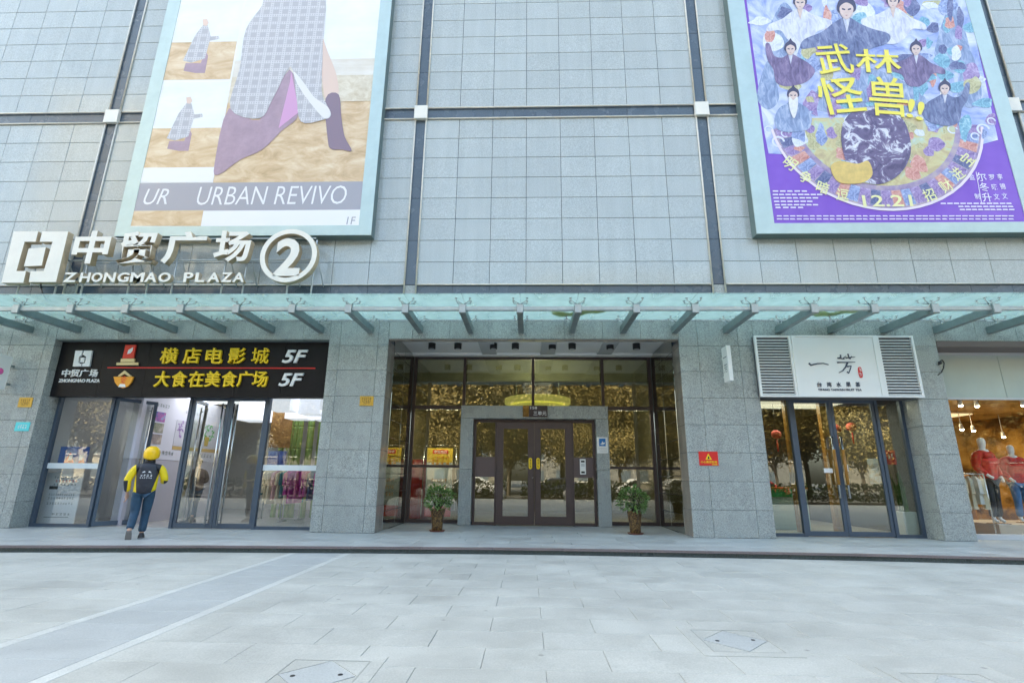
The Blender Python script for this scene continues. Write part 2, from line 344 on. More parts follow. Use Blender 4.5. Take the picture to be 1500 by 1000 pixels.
def marks(name, n, x0, x1, z0, z1, y, mat, parent, face='-y', seed=1):
    """a line of n small stroke clusters: print too small to be read in the photograph"""
    rd = random.Random(seed*31+n); m = MB(); w = (x1-x0)/n; h = z1-z0
    def bar(a, b, c, d):
        q = [(a, c), (b, c), (b, d), (a, d)]
        m.add([((u, y, v) if face == '-y' else (y, u, v)) for u, v in q], [(0, 1, 2, 3)])
    for i in range(n):
        a = x0+w*i+w*0.1; b = a+w*0.78
        for f in rd.sample((0.0, 0.28, 0.56, 0.84), 3): bar(a+w*rd.uniform(0, .2), b-w*rd.uniform(0, .2), z0+h*f, z0+h*(f+0.13))
        c = a+w*rd.uniform(.2, .55); bar(c, c+w*0.12, z0, z1)
    return obj(name, m, mat, parent)
def pxbox(px0, py0, px1, py1, Y):
    a, b, c, d = W(px0, py0, Y), W(px1, py0, Y), W(px0, py1, Y), W(px1, py1, Y)
    return (a.x+c.x)/2, (b.x+d.x)/2, (c.z+d.z)/2, (a.z+b.z)/2
def smooth(pts, n=5):                                                 # closed Catmull-Rom through the points
    out = []; N = len(pts)
    for i in range(N):
        p0, p1, p2, p3 = pts[i-1], pts[i], pts[(i+1) % N], pts[(i+2) % N]
        for k in range(n):
            t = k/n; out.append(tuple(0.5*(2*p1[j]+(p2[j]-p0[j])*t+(2*p0[j]-5*p1[j]+4*p2[j]-p3[j])*t*t+(3*p1[j]-p0[j]-3*p2[j]+p3[j])*t**3) for j in (0, 1)))
    return out
def flat(name, pts, Y, mat, parent, th=0.002):                        # a printed shape, traced in photo pixels, on the plane y = Y
    return obj(name, MB().prism([(W(x, y, Y).x, W(x, y, Y).z) for x, y in pts], Y, Y+th), mat, parent)

# ------------------------------------------------------------------ ground, plaza paving, podium
P = 0.11
ground = obj('ground', MB().box(-250, 250, -300, 60, -0.5, -0.028), plain('asphalt and far paving', (0.07, 0.07, 0.068), 0.85, amt=0.2, nscale=0.8), kind='structure')
plaza = obj('plaza', MB().box(-26, 26, -19, 0.0, -0.3, -0.012), 'joint', kind='structure')
rows = [-1.75-0.47*i for i in range(17)]
BX0, BX1 = -4.13, -3.28                                               # the bluish strip with pale borders
n_p = 0
for r, (ya, yb) in enumerate(zip(rows[1:], rows)):
    xa = -13.0 if yb > -5 else -9.5
    segs = [(BX0-0.12, BX0, 'pavewhite'), (BX0, BX1, 'paveblue'), (BX1, BX1+0.12, 'pavewhite')]
    x = BX0-0.12
    while x > xa: segs.append((x-0.94, x, 'pave')); x -= 0.94 if not (r % 2 and x == BX0-0.12) else 0.94
    off = 0.47 if r % 2 else 0.0
    x = BX1+0.12
    if off: segs.append((x, x+off, 'pave')); x += off
    xe = 12.0 if yb > -5 else 9.0
    while x < xe: segs.append((x, x+0.94, 'pave')); x += 0.94
    for x0, x1, m in segs:
        paver('paving_slab', x0, x1, ya, yb, 0.0, m, plaza); n_p += 1
def edge_y(x):
    pts = [(-16,-3.25),(-9.2,-2.85),(-5.7,-2.45),(-0.3,-2.15),(5.1,-2.25),(8.4,-2.5),(16,-3.1)]
    for (xa, ya), (xb, yb) in zip(pts, pts[1:]):
        if xa <= x <= xb: return ya+(yb-ya)*(x-xa)/(xb-xa)
    return -3.0
pod = obj('podium', MB().slab([(-16, 0.0), (-16, -2.0), (16, -2.0), (16, 0.0), (16, 9.0), (-16, 9.0)], -0.3, P-0.014), 'joint', kind='structure')
for r in range(9):                                                    # long granite slabs, front rows
    ya, yb = -1.95+0.39*r, -1.95+0.39*(r+1)
    if ya > 0.9: break
    x = -15.5+random.uniform(0, 1)
    while x < 15.5:
        w = random.choice((1.2, 1.5, 1.8)); paver('podium_slab', x, x+w, ya, yb, P, 'podium', pod, 0.02, 0.006); x += w
for r in range(5):                                                    # inside the entrance recess
    ya, yb = 1.17+0.36*r, 1.17+0.36*(r+1); x = -3.40
    for w in ((1.4, 1.4, 1.4, 1.4, 1.4) if r % 2 else (0.8, 1.5, 1.5, 1.5, 1.7)):
        paver('podium_slab', x, x+w, ya, yb, P, 'podium', pod, 0.02, 0.006); x += w
xs = [-16+1.28*i for i in range(26)]
for xa, xb in zip(xs, xs[1:]):                                        # front edge: filler slab, overhanging nosing, riser below it
    ea, eb = edge_y(xa), edge_y(xb); g = 0.003
    obj('podium_slab', MB().slab([(xa+g, -1.953), (xb-g, -1.953), (xb-g, eb+0.10), (xa+g, ea+0.10)], P-0.02, P), 'podium', pod)
    obj('nosing', MB().slab([(xa+g, ea+0.097), (xb-g, eb+0.097), (xb-g, eb), (xa+g, ea)], P-0.035, P+0.002), 'nosing', pod)
    obj('riser', MB().slab([(xa, ea+0.9), (xb, eb+0.9), (xb, eb+0.03), (xa, ea+0.03)], -0.2, P-0.036), 'riser', pod)

def inlaid_cover(x0, x1, y0, y1, label):
    t = thing('manhole_cover', ((x0+x1)/2, (y0+y1)/2, 0), label, 'manhole cover', 'inlaid covers in the plaza paving')
    w = 0.10; z = 0.005
    for a in ((x0,x1,y0,y0+w),(x0,x1,y1-w,y1),(x0,x0+w,y0+w,y1-w),(x1-w,x1,y0+w,y1-w)):
        obj('border_strip', MB().box(*a, -0.02, z-0.001), 'pave', t)
    e = 0.008
    obj('steel_rim', MB().box(x0+w+0.002,x1-w-0.002,y0+w+0.002,y0+w+e,-0.02,z).box(x0+w+0.002,x1-w-0.002,y1-w-e,y1-w-0.002,-0.02,z).box(x0+w+0.002,x0+w+e,y0+w+e,y1-w-e,-0.02,z).box(x1-w-e,x1-w-0.002,y0+w+e,y1-w-e,-0.02,z), 'joint', t)
    a0, a1, b0, b1 = x0+w+0.012, x1-w-0.012, y0+w+0.012, y1-w-0.012; cx, cy = (a0+a1)/2, (b0+b1)/2; g = 0.006
    for pts in ([(a0,b0),(cx-g,b0),(a0,cy-g)], [(cx+g,b0),(a1,b0),(a1,cy-g)], [(a1,cy+g),(a1,b1),(cx+g,b1)], [(a0,cy+g),(cx-g,b1),(a0,b1)]):
        obj('corner_stone', MB().slab(pts, -0.02, z-0.002), 'pave', t)
    obj('diamond_stone', MB().slab([(a0+2*g,cy),(cx,b0+2*g),(a1-2*g,cy),(cx,b1-2*g)], -0.02, z-0.001), 'paveblue', t)
    for px, py in ((a0+0.12, cy-0.02), (a1-0.12, cy+0.02)):
        obj('lifting_hole', MB().lathe([(0.018, z-0.02), (0.018, z+0.0015)], (px, py, 0), 10), 'black', t)
inlaid_cover(-1.84, -1.06, -8.47, -7.66, 'square stone inlaid cover nearest the bluish paving strip')
inlaid_cover(1.38, 2.16, -7.48, -6.66, 'square stone inlaid cover with a brown smudge on its border, closer to the steps')
inlaid_cover(2.56, 3.32, -8.46, -7.66, 'square stone inlaid cover cut by the lower picture edge on the clothing shop side')

# ------------------------------------------------------------------ the mall building
mall = thing('mall_building', (0, 6, 0), 'large shopping mall building clad in grey granite tiles with a recessed lobby entrance', 'building')
OP = [(-11.85, -4.90, 4.58), (-3.43, 3.62, 4.60), (5.40, 8.98, 4.60), (9.66, 16.0, 4.56)]   # ground-floor openings: x0, x1, top
m = MB()                                                              # core behind the cladding
m.box(-62, 32, 0.032, 0.6, 4.90, 26).box(-62, OP[0][0]-0.032, 0.032, 0.62, 0, 4.90)
for (a, b) in ((OP[0][1], OP[1][0]-0.03), (OP[1][1]+0.03, OP[2][0]), (OP[2][1]+0.032, OP[3][0]-0.002)):
    m.box(a+0.002, b, 0.032, 0.62, 0, 4.90)
for i, (a, b, z) in enumerate(OP): m.box(a-0.01, b+0.01, 0.032, 0.2 if i == 1 else 0.62, z+0.005, 4.90)
obj('wall_core', m, 'core', mall)
obj('upper_storeys', MB().box(-62, 32, 0.6, 20, 5.0, 26), 'plaster', mall)
obj('back_wall', MB().box(-62, 32, 9.5, 9.8, 0, 5.0).box(-62, -61.7, 0.6, 9.5, 0, 5.0).box(31.7, 32, 0.6, 9.5, 0, 5.0), 'plaster', mall)
# upper cladding
zU = [6.02+0.6086*i for i in range(9)]; zT = [11.26+0.607*i for i in range(9)]
xL0 = [-11.93-0.925*i for i in range(6)][::-1]; xL1 = [-11.60+0.941*i for i in range(10)]
xC = [-2.83+0.9225*i for i in range(9)]; xR = [4.86+0.93*i for i in range(9)]+[12.75]; xR2 = [13.06+0.93*i for i in range(4)]
def hidden(x0, x1, z0, z1):                                           # wholly behind a billboard
    return z0 > 7.7 and ((x0 > -10.6 and x1 < -4.5) or (x0 > 6.3 and x1 < 12.3))
for xsn in (xL0, xL1, xC, xR, xR2):
    for zs in (zU, zT):
        for za, zb in zip(zs, zs[1:]):
            for xa, xb in zip(xsn, xsn[1:]):
                if not hidden(xa, xb, za, zb): tile('wall_tile', xa, xb, 0.0, za, zb, 'tile', mall, gap=0.011)
BANDS = [(-11.93, -11.60), (-3.13, -2.83), (4.55, 4.86), (12.75, 13.06)]
for xa, xb in BANDS:
    for za, zb in [(6.02+1.22*i, min(6.02+1.22*(i+1), 10.89)) for i in range(4)]+[(11.26+1.214*i, 11.26+1.214*(i+1)) for i in range(4)]:
        tile('band_slab', xa, xb, 0.012, za, zb, 'band', mall, th=0.018)
    obj('pale_base_block', MB().box(xa+0.01, xb-0.01, -0.004, 0.03, 5.765, 6.0), 'pier', mall)
    for x in (xa, xb):
        obj('trim_pipe', MB().tube((x, -0.025, 5.78), (x, -0.025, 10.90), 0.022).tube((x, -0.025, 11.25), (x, -0.025, 16.2), 0.022), 'pipe', mall)
    obj('band_cap', MB().box(xa-0.03, xb+0.03, -0.10, 0.0, 10.87, 11.28), 'cap', mall)
hb = [-16.5, -11.93, -11.60, -3.13, -2.83, 4.55, 4.86, 12.75, 13.06, 16]
for xa, xb in zip(hb[::2], hb[1::2]):
    n = max(1, round((xb-xa)/1.9))
    for i in range(n): tile('band_slab', xa+(xb-xa)*i/n, xa+(xb-xa)*(i+1)/n, 0.012, 10.89, 11.26, 'band', mall, th=0.018)
    for z in (10.90, 11.25): obj('trim_pipe', MB().tube((xa+0.03, -0.025, z), (xb-0.03, -0.025, z), 0.022), 'pipe', mall)
    obj('trim_pipe', MB().tube((xa+0.03, -0.02, 6.01), (xb-0.03, -0.02, 6.01), 0.02), 'pipe', mall)
    n = max(1, round((xb-xa)/0.93))
    for i in range(n): tile('band_slab', xa+(xb-xa)*i/n, xa+(xb-xa)*(i+1)/n, 0.012, 5.77, 5.99, 'band', mall, th=0.018)
# lower cladding: lintel rows and piers
lx = [-15.8, -14.9, -13.95, -13.0, -12.1, -11.2, -10.25, -9.3, -8.35, -7.4, -6.5, -5.57, -4.63, -3.69, -2.85, -1.93, -0.99, -0.06, 0.88, 1.80, 2.72, 3.66, 4.07, 5.03, 5.96, 6.9, 7.83, 8.76, 9.7, 10.63, 11.56, 12.5, 13.4, 14.3, 15.2]
def clad(name, x0, x1, z0, z1, mat='pier'):
    e = [x0]+[x for x in lx if x0+0.06 < x < x1-0.06]+[x1]
    for xa, xb in zip(e, e[1:]): tile(name, xa, xb, 0.0, z0, z1, mat, mall)
clad('lintel_tile', -15.8, 15.2, 5.05, 5.75)
zP = [P+0.002, 0.69, 1.30, 1.93, 2.56, 3.18, 3.81, 4.43]
for x0, x1 in ((-15.8, -11.85), (-4.90, -3.43), (3.62, 5.40), (8.98, 9.66)):
    for za, zb in zip(zP, zP[1:]): clad('pier_tile', x0, x1, za, zb)
    clad('lintel_tile', x0, x1, 4.43, 5.05)
for x0, x1, z in OP: clad('lintel_tile', x0, min(x1, 15.2), z, 5.05)
for za, zb in zip(zP, zP[1:]+[4.575]) if False else list(zip(zP, zP[1:]))+[(4.43, 4.575)]:                                     # returns of the openings
    tile('return_tile', 0.035, 0.50, OP[0][0]+0.0, za, zb, 'pier', mall, face='+x')
    tile('return_tile', 0.035, 0.56, OP[2][1], za, zb, 'pier', mall, face='-x')
    for ya, yb in ((0.035, 0.30), (0.30, 0.62)):
        tile('jamb_tile', ya, yb, OP[1][0], za, zb, 'jamb', mall, face='+x'); tile('jamb_tile', ya, yb, OP[1][1], za, zb, 'jamb', mall, face='-x')
obj('soffit_strip', MB().box(OP[0][0], OP[0][1], 0.034, 0.60, 4.56, 4.583), 'steel', mall)
obj('soffit_strip', MB().box(OP[1][0], OP[1][1], 0.034, 0.2, 4.58, 4.603), 'jamb', mall)
obj('soffit_strip', MB().box(OP[3][0], OP[3][1], -0.02, 0.60, 4.42, 4.555), plain('brown soffit', (0.16, 0.12, 0.11), 0.5), mall)
# recess of the lobby: mirror tiles on both sides, ceiling, downlights
CEI = 4.885
for i, (za, zb) in enumerate(zip([P+0.002+0.432*k for k in range(11)], [P+0.002+0.432*(k+1) for k in range(11)])):
    for ya, yb in ((0.62, 1.75), (1.75, 2.84)):
        tile('mirror_tile', ya, yb, OP[1][0]+0.004, za, min(zb, CEI), 'mirror', mall, face='+x', tilt=0.0008, gap=0.008); tile('mirror_tile', ya, yb, OP[1][1]-0.004, za, min(zb, CEI), 'mirror', mall, face='-x', tilt=0.0008, gap=0.008)
obj('recess_side_core', MB().box(OP[1][0]-0.3, OP[1][0]-0.03, 0.62, 3.1, 0, 4.9), 'core', mall); obj('recess_side_core', MB().box(OP[1][1]+0.03, OP[1][1]+0.3, 0.62, 3.1, 0, 4.9), 'core', mall)
obj('recess_ceiling', MB().box(OP[1][0]-0.02, OP[1][1]+0.02, 0.2, 3.0, CEI, 4.898), 'ceil', mall)
for x in (-1.35, 0.35, 2.0): obj('ceiling_beam', MB().box(x, x+0.42, 0.22, 2.6, CEI-0.05, CEI-0.002), 'greyceil', mall)
obj('ceiling_cove', MB().box(OP[1][0], OP[1][1], 2.6, 2.82, CEI-0.07, CEI-0.002), 'ceil', mall)
for px in (633, 671, 723, 755, 809, 838, 893.5, 932):
    p = W(px, 503, 1.5); d = obj('downlight', MB().lathe([(0.095, CEI-0.16), (0.1, CEI-0.155), (0.1, CEI-0.003)], (p.x, 1.5, 0), 18), 'black', mall)
    obj('lens', MB().lathe([(0.07, CEI-0.163), (0.07, CEI-0.161)], (p.x, 1.5, 0), 16), 'greyceil', d)
# lobby glazing
def frame_bar(mb, x0, x1, y, z0, z1, d=0.08): mb.box(x0, x1, y-d/2, y+d/2, z0, z1)
YG = 2.90
bx = [OP[1][0]+0.02, -1.89, 0.14, 2.18, OP[1][1]-0.02]
win = obj('lobby_window', (lambda q: q)(MB().box(bx[0], bx[-1], YG-0.05, YG+0.05, 4.76, 4.845).box(bx[0], bx[-1], YG-0.05, YG+0.05, 3.26, 3.36)
      .box(bx[0], -1.80, YG-0.04, YG+0.04, 1.60, 1.67).box(2.10, bx[-1], YG-0.04, YG+0.04, 1.60, 1.67)
      .box(bx[0], -1.80, YG-0.04, YG+0.04, P, P+0.09).box(2.10, bx[-1], YG-0.04, YG+0.04, P, P+0.09)
      .box(bx[0], bx[0]+0.09, YG-0.055, YG+0.055, P, 4.845).box(bx[-1]-0.09, bx[-1], YG-0.055, YG+0.055, P, 4.845)
      .box(-1.93, -1.85, YG-0.052, YG+0.052, 3.2, 4.8).box(0.10, 0.18, YG-0.052, YG+0.052, 3.3, 4.8).box(2.14, 2.22, YG-0.052, YG+0.052, 3.2, 4.8)), 'bronze', mall)
for a, b in zip(bx, bx[1:]):
    obj('pane', MB().box(a+0.03, b-0.03, YG-0.004, YG+0.004, 3.34, 4.78), 'glassdark', win)
for a, b in ((bx[0]+0.05, -1.80), (2.12, bx[-1]-0.05)):
    obj('pane', MB().box(a, b, YG-0.004, YG+0.004, P+0.08, 1.62), 'glassdark', win); obj('pane', MB().box(a, b, YG-0.004, YG+0.004, 1.65, 3.28), 'glassdark', win)
# granite portal with the brown double door
YP = 2.20
for za, zb in ((P+0.002, 1.55), (1.55, 2.92)):
    for xa, xb in ((-1.87, -1.52), (1.85, 2.20)):
        o = tile('portal_slab', xa, xb, YP, za, zb, 'pier', mall, th=0.70)
for xa, xb in ((-1.87, 0.165), (0.165, 2.20)): tile('portal_slab', xa, xb, YP, 2.92, 3.28, 'pier', mall, th=0.70)
YD = 2.45
obj('door_frame', MB().box(-1.518, 1.848, YD-0.05, YD+0.06, 2.84, 2.915).box(-1.518, -1.45, YD-0.05, YD+0.06, P, 2.84).box(1.78, 1.848, YD-0.05, YD+0.06, P, 2.84)
    .box(-0.92, -0.86, YD-0.045, YD+0.055, P, 2.84).box(1.19, 1.25, YD-0.045, YD+0.055, P, 2.84), 'bronze', mall)
for xa, xb in ((-1.45, -0.92), (1.25, 1.78)):
    s = obj('sidelight', MB().box(xa, xb, YD-0.02, YD+0.03, 1.36, 1.89), 'bronzepan', mall); obj('bottom_rail', MB().box(xa, xb, YD-0.03, YD+0.03, P, P+0.08), 'bronze', s)
    obj('pane', MB().box(xa, xb, YD, YD+0.008, 1.892, 2.838), 'glassdark', s); obj('pane', MB().box(xa, xb, YD, YD+0.008, P+0.082, 1.358), 'glassdark', s)
for xa, xb, hx in ((-0.855, 0.16, 0.06), (0.17, 1.185, 0.27)):
    d = obj('door', MB().box(xa, xa+0.17, YD-0.10, YD-0.04, P+0.02, 2.83).box(xb-0.17, xb, YD-0.10, YD-0.04, P+0.02, 2.83)
            .box(xa+0.17, xb-0.17, YD-0.10, YD-0.04, 2.66, 2.83).box(xa+0.17, xb-0.17, YD-0.10, YD-0.04, P+0.02, P+0.24), 'bronze', mall)
    obj('pane', MB().box(xa+0.165, xb-0.165, YD-0.075, YD-0.067, P+0.235, 2.665), 'glassdark', d)
    obj('handle', MB().box(hx-0.055, hx+0.055, YD-0.165, YD-0.135, 0.72, 1.99).box(hx-0.02, hx+0.02, YD-0.135, YD-0.10, 0.9, 0.98).box(hx-0.02, hx+0.02, YD-0.135, YD-0.10, 1.75, 1.83), 'bronze', d)
    k = obj('push_sticker', MB().prism([(hx+0.05*math.cos(a)*1.0, 1.72+(0.10 if math.sin(a) > 0 else -0.10)+0.05*math.sin(a)) for a in [i*math.pi/8 for i in range(16)]], YD-0.171, YD-0.1655), 'yellow', d)
    for i in range(3): marks('lettering', 1, hx-0.03, hx+0.03, 1.62+0.075*i, 1.68+0.075*i, YD-0.173, 'black', d, seed=i)
obj('door_lock', MB().box(0.075, 0.10, YD-0.112, YD-0.10, 1.10, 1.22).tube((0.12, YD-0.13, 1.35), (0.12, YD-0.10, 1.35), 0.018), 'stainless', mall)

# ------------------------------------------------------------------ shop fronts (part of the mall)
def post(mb, x, y, z0, z1, w=0.07, d=0.10): mb.box(x-w/2, x+w/2, y-d/2, y+d/2, z0, z1)
YL = 0.52
def gx(px, py, Y): return W(px, py, Y).x
LX = [OP[0][0]+0.04, (gx(166, 585, YL)+gx(131, 776, YL))/2, (gx(282, 585, YL)+gx(250, 776, YL))/2, (gx(338, 585, YL)+gx(311, 776, YL))/2, (gx(393, 585, YL)+gx(374, 776, YL))/2, OP[0][1]-0.04]
print('LX', [round(x, 2) for x in LX])
ZL = 3.22
mb = MB()
for x in (LX[0], LX[1], LX[2], LX[4], LX[5]): post(mb, x, YL, P, ZL)
mb.box(OP[0][0], OP[0][1], YL-0.05, YL+0.05, ZL, ZL+0.10)
for a, b in ((0, 1), (4, 5)): mb.box(LX[a]+0.035, LX[b]-0.035, YL-0.04, YL+0.04, P, P+0.07)
sf = obj('mall_shopfront', mb, 'slate', mall)
M['glassmall'] = glass('mall door glass', (0.93, 0.95, 0.945), 1.0, 0.05)
for a, b in ((0, 1), (4, 5)):
    obj('pane', MB().box(LX[a]+0.03, LX[b]-0.03, YL-0.005, YL+0.005, P+0.06, ZL+0.01), 'glassmall', sf)
    obj('frosted_strip', MB().box(LX[a]+0.04, LX[b]-0.04, YL-0.009, YL-0.006, 1.45, 1.58), plain('frosted film', (0.72, 0.78, 0.80), 0.6), sf)
def leaf(x, y, w, ang, sgn, handle=True, mat='slate', gl='glassmall', z1=3.2, bar=True, hz=(0.2, 3.05)):
    """door leaf hinged at x,y, running w towards sgn and turned inwards by ang"""
    def tf(mb):
        c, s = math.cos(ang), math.sin(ang)
        for v in mb.v: u, q = v.x, v.y; v.x, v.y = x+sgn*(u*c-q*s), y+u*s+q*c
        if sgn < 0: mb.f = [f[::-1] for f in mb.f]
        return mb
    t = 0.07
    d = obj('door', tf(MB().box(0.0, t, -0.025, 0.025, P+0.015, z1).box(w-t, w, -0.025, 0.025, P+0.015, z1).box(t, w-t, -0.025, 0.025, z1-0.08, z1).box(t, w-t, -0.025, 0.025, P+0.015, P+0.12)), mat, mall)
    obj('pane', tf(MB().box(t-0.005, w-t+0.005, -0.004, 0.004, P+0.11, z1-0.075)), gl, d)
    if bar:
        for q in (-0.075, 0.075):
            obj('handle', tf(MB().tube((w-0.14, q, hz[0]), (w-0.14, q, hz[1]), 0.019).tube((w-0.14, q, hz[0]+0.1), (w-0.14, math.copysign(0.02, q), hz[0]+0.1), 0.012).tube((w-0.14, q, hz[1]-0.1), (w-0.14, math.copysign(0.02, q), hz[1]-0.1), 0.012)), 'stainless', d)
    return d
wl = (LX[2]-LX[1])/2-0.04
leaf(LX[1]+0.04, YL, wl, R(62), 1); leaf(LX[2]-0.04, YL, wl, R(80), -1)
leaf(LX[2]+0.04, YL, LX[3]-LX[2]-0.045, 0, 1); leaf(LX[4]-0.04, YL, LX[4]-LX[3]-0.045, 0, -1)
# tea shop front
YT = 0.56
TX = [OP[2][0]+0.035, (gx(1155, 588, YT)+gx(1180, 786, YT))/2, (gx(1214, 588, YT)+gx(1243, 786, YT))/2, (gx(1280, 588, YT)+gx(1314, 786, YT))/2, OP[2][1]-0.04]
print('TX', [round(x, 2) for x in TX])
mb = MB()
for x in (TX[0], TX[1], TX[3], TX[4]): post(mb, x, YT, P, 3.25)
mb.box(OP[2][0], OP[2][1], YT-0.05, YT+0.05, 3.25, 3.4)
for a, b in ((0, 1), (3, 4)): mb.box(TX[a]+0.035, TX[b]-0.035, YT-0.04, YT+0.04, P, P+0.07)
tf_ = obj('tea_shopfront', mb, 'slate', mall)
M['glasstea'] = glass('tea shop glass', (0.84, 0.88, 0.84), 1.0, 0.10)
for a, b in ((0, 1), (3, 4)): obj('pane', MB().box(TX[a]+0.03, TX[b]-0.03, YT-0.005, YT+0.005, P+0.06, 3.26), 'glasstea', tf_)
M['wood'] = ramp_mat('amber wood', [(0.3, (0.30, 0.13, 0.02)), (0.7, (0.48, 0.25, 0.05))], (1, 1, 0.15), 14, rough=0.35)
for x, w, s in ((TX[1]+0.04, TX[2]-TX[1]-0.045, 1), (TX[3]-0.04, TX[3]-TX[2]-0.045, -1)):
    d = leaf(x, YT, w, 0, s, gl='glasstea', bar=False, z1=3.23)
    hx = x+s*(w-0.10)
    obj('handle', MB().tube((hx, YT-0.10, 0.95), (hx, YT-0.10, 2.35), 0.022, 10).tube((hx, YT-0.10, 2.33), (hx, YT-0.02, 2.33), 0.016).tube((hx, YT-0.10, 0.97), (hx, YT-0.02, 0.97), 0.016), 'stainless', d)
    obj('handle_grip', MB().tube((hx, YT-0.10, 1.25), (hx, YT-0.10, 2.05), 0.034, 10), 'wood', d)
obj('door_notice', MB().box(TX[2]-0.36, TX[2]-0.16, YT-0.034, YT-0.030, 1.52, 1.62), 'white', tf_)
obj('door_notice', MB().box(TX[2]+0.10, TX[2]+0.20, YT-0.034, YT-0.030, 1.55, 1.70), 'white', tf_)
# clothing shop front
YC = 0.62
cf = obj('clothing_shopfront', MB().box(OP[3][0], 16, YC-0.05, YC+0.05, 3.26, 3.31).box(OP[3][0], 16, YC-0.05, YC+0.05, 4.36, 4.44).box(OP[3][0], 16, YC-0.2, YC+0.05, P, P+0.10), 'greyceil', mall)
M['spandrel'] = plain('white backed spandrel glass', (0.50, 0.57, 0.54), 0.06, amt=0.06, nscale=1)
xx = [OP[3][0], 11.55, 13.45, 15.4]
for a, b in zip(xx, xx[1:]):
    obj('spandrel_pane', MB().box(a+0.006, b-0.006, YC-0.008, YC+0.008, 3.312, 4.358), 'spandrel', cf)
    obj('pane', MB().box(a+0.004, b-0.004, YC-0.005, YC+0.005, P+0.10, 3.258), 'glass', cf)
# rooms behind the glass
def room(x0, x1, y0, y1, z1, wall, flo, cei):
    obj('room_wall', MB().box(x0-0.1, x0, y0, y1, P, z1).box(x1, x1+0.1, y0, y1, P, z1).box(x0-0.1, x1+0.1, y1, y1+0.1, P, z1), wall, mall)
    obj('room_floor', MB().box(x0, x1, y0, y1, P-0.02, P+0.004), flo, mall); obj('room_ceiling', MB().box(x0-0.1, x1+0.1, y0, y1+0.1, z1, z1+0.06), cei, mall)
M['warmwall'] = ramp_mat('warm ochre wall', [(0.36, (0.10, 0.05, 0.015)), (0.5, (0.38, 0.21, 0.05)), (0.66, (0.52, 0.32, 0.09))], (0.9, 0.9, 1.6), 0.9, 4, 0.4)
M['olive'] = plain('olive lobby wall', (0.16, 0.15, 0.09), 0.6, amt=0.2, nscale=1)
room(-12.2, -4.7, 0.62, 8.0, 3.6, 'plaster', 'floor', 'ceil'); room(-3.6, 3.8, 3.1, 8.5, 4.92, 'olive', 'floor', 'olive')
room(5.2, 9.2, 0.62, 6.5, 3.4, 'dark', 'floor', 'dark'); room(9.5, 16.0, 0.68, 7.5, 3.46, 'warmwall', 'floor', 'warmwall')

# ------------------------------------------------------------------ glass canopy
can = thing('glass_canopy', (0, -0.9, 4.74), 'long greenish glass canopy on grey steel beams across the facade', 'canopy')
BXS = [-0.18+1.236*k for k in range(-11, 12)]
ZG = 5.09
for x in BXS:
    b = obj('beam', MB().box(x-0.065, x+0.065, -1.60, -0.003, 4.74, 4.90).box(x-0.075, x+0.075, -1.64, -1.602, 4.72, 4.93), 'steel', can)
    obj('end_cap', MB().box(x-0.068, x+0.068, -1.665, -1.641, 4.735, 4.915), 'rail', b)
    for y in (-1.50, -0.22):
        f = obj('spider_fitting', MB().tube((x, y, 4.90), (x, y, 4.975), 0.016), 'stainless', can)
        for dx in (-0.15, 0.15):
            for dy in (-0.10, 0.10):
                obj('arm', MB().tube((x, y, 4.965), (x+dx, y+dy, 5.03), 0.011, 6).tube((x+dx, y+dy, 5.03), (x+dx, y+dy, ZG-0.008), 0.011, 6).tube((x+dx, y+dy, ZG-0.02), (x+dx, y+dy, ZG-0.008), 0.03, 8), 'stainless', f)
for a, b in zip(BXS, BXS[1:]):
    obj('front_rail', MB().box(a+0.077, b-0.077, -1.62, -1.54, 4.80, 4.88), 'rail', can)
    obj('glass_pane', MB().box(a+0.006, b-0.006, -1.85, -0.03, ZG-0.007, ZG+0.007), 'canopy', can)
def sheet(px0, px1, py0, py1, label):
    xa, xb = W(px0, py0, -0.5).x, W(px1, py0, -0.5).x
    t = MB(); n = 14; pts = []
    for i in range(n+1):
        u = i/n; x = xa+(xb-xa)*u; w = 0.10+0.10*math.sin(u*9)**2+0.1*u*(1-u)
        yc = -0.55+0.15*math.sin(u*5)
        pts.append(((x, yc-w), (x, yc+w), 0.02+0.02*math.sin(u*13)))
    for (a, b, h), (c, d, k) in zip(pts, pts[1:]):
        z = ZG+0.011
        t.add([(a[0],a[1],z),(c[0],c[1],z),(c[0],(c[1]+d[1])/2,z+k),(a[0],(a[1]+b[1])/2,z+h),(d[0],d[1],z),(b[0],b[1],z)], [(0,1,2,3),(3,2,4,5)])
    obj('yellow_cloth', t, plain('yellow cloth', (0.85, 0.60, 0.02), 0.7, amt=0.3, nscale=5), None, label, 'cloth', 'yellow cloths on the canopy glass')
sheet(808, 885, 461, 468, 'crumpled yellow cloth lying on the canopy glass above the lobby doors')
sheet(1192, 1256, 455, 466, 'crumpled yellow cloth lying on the canopy glass above the white tea shop sign')

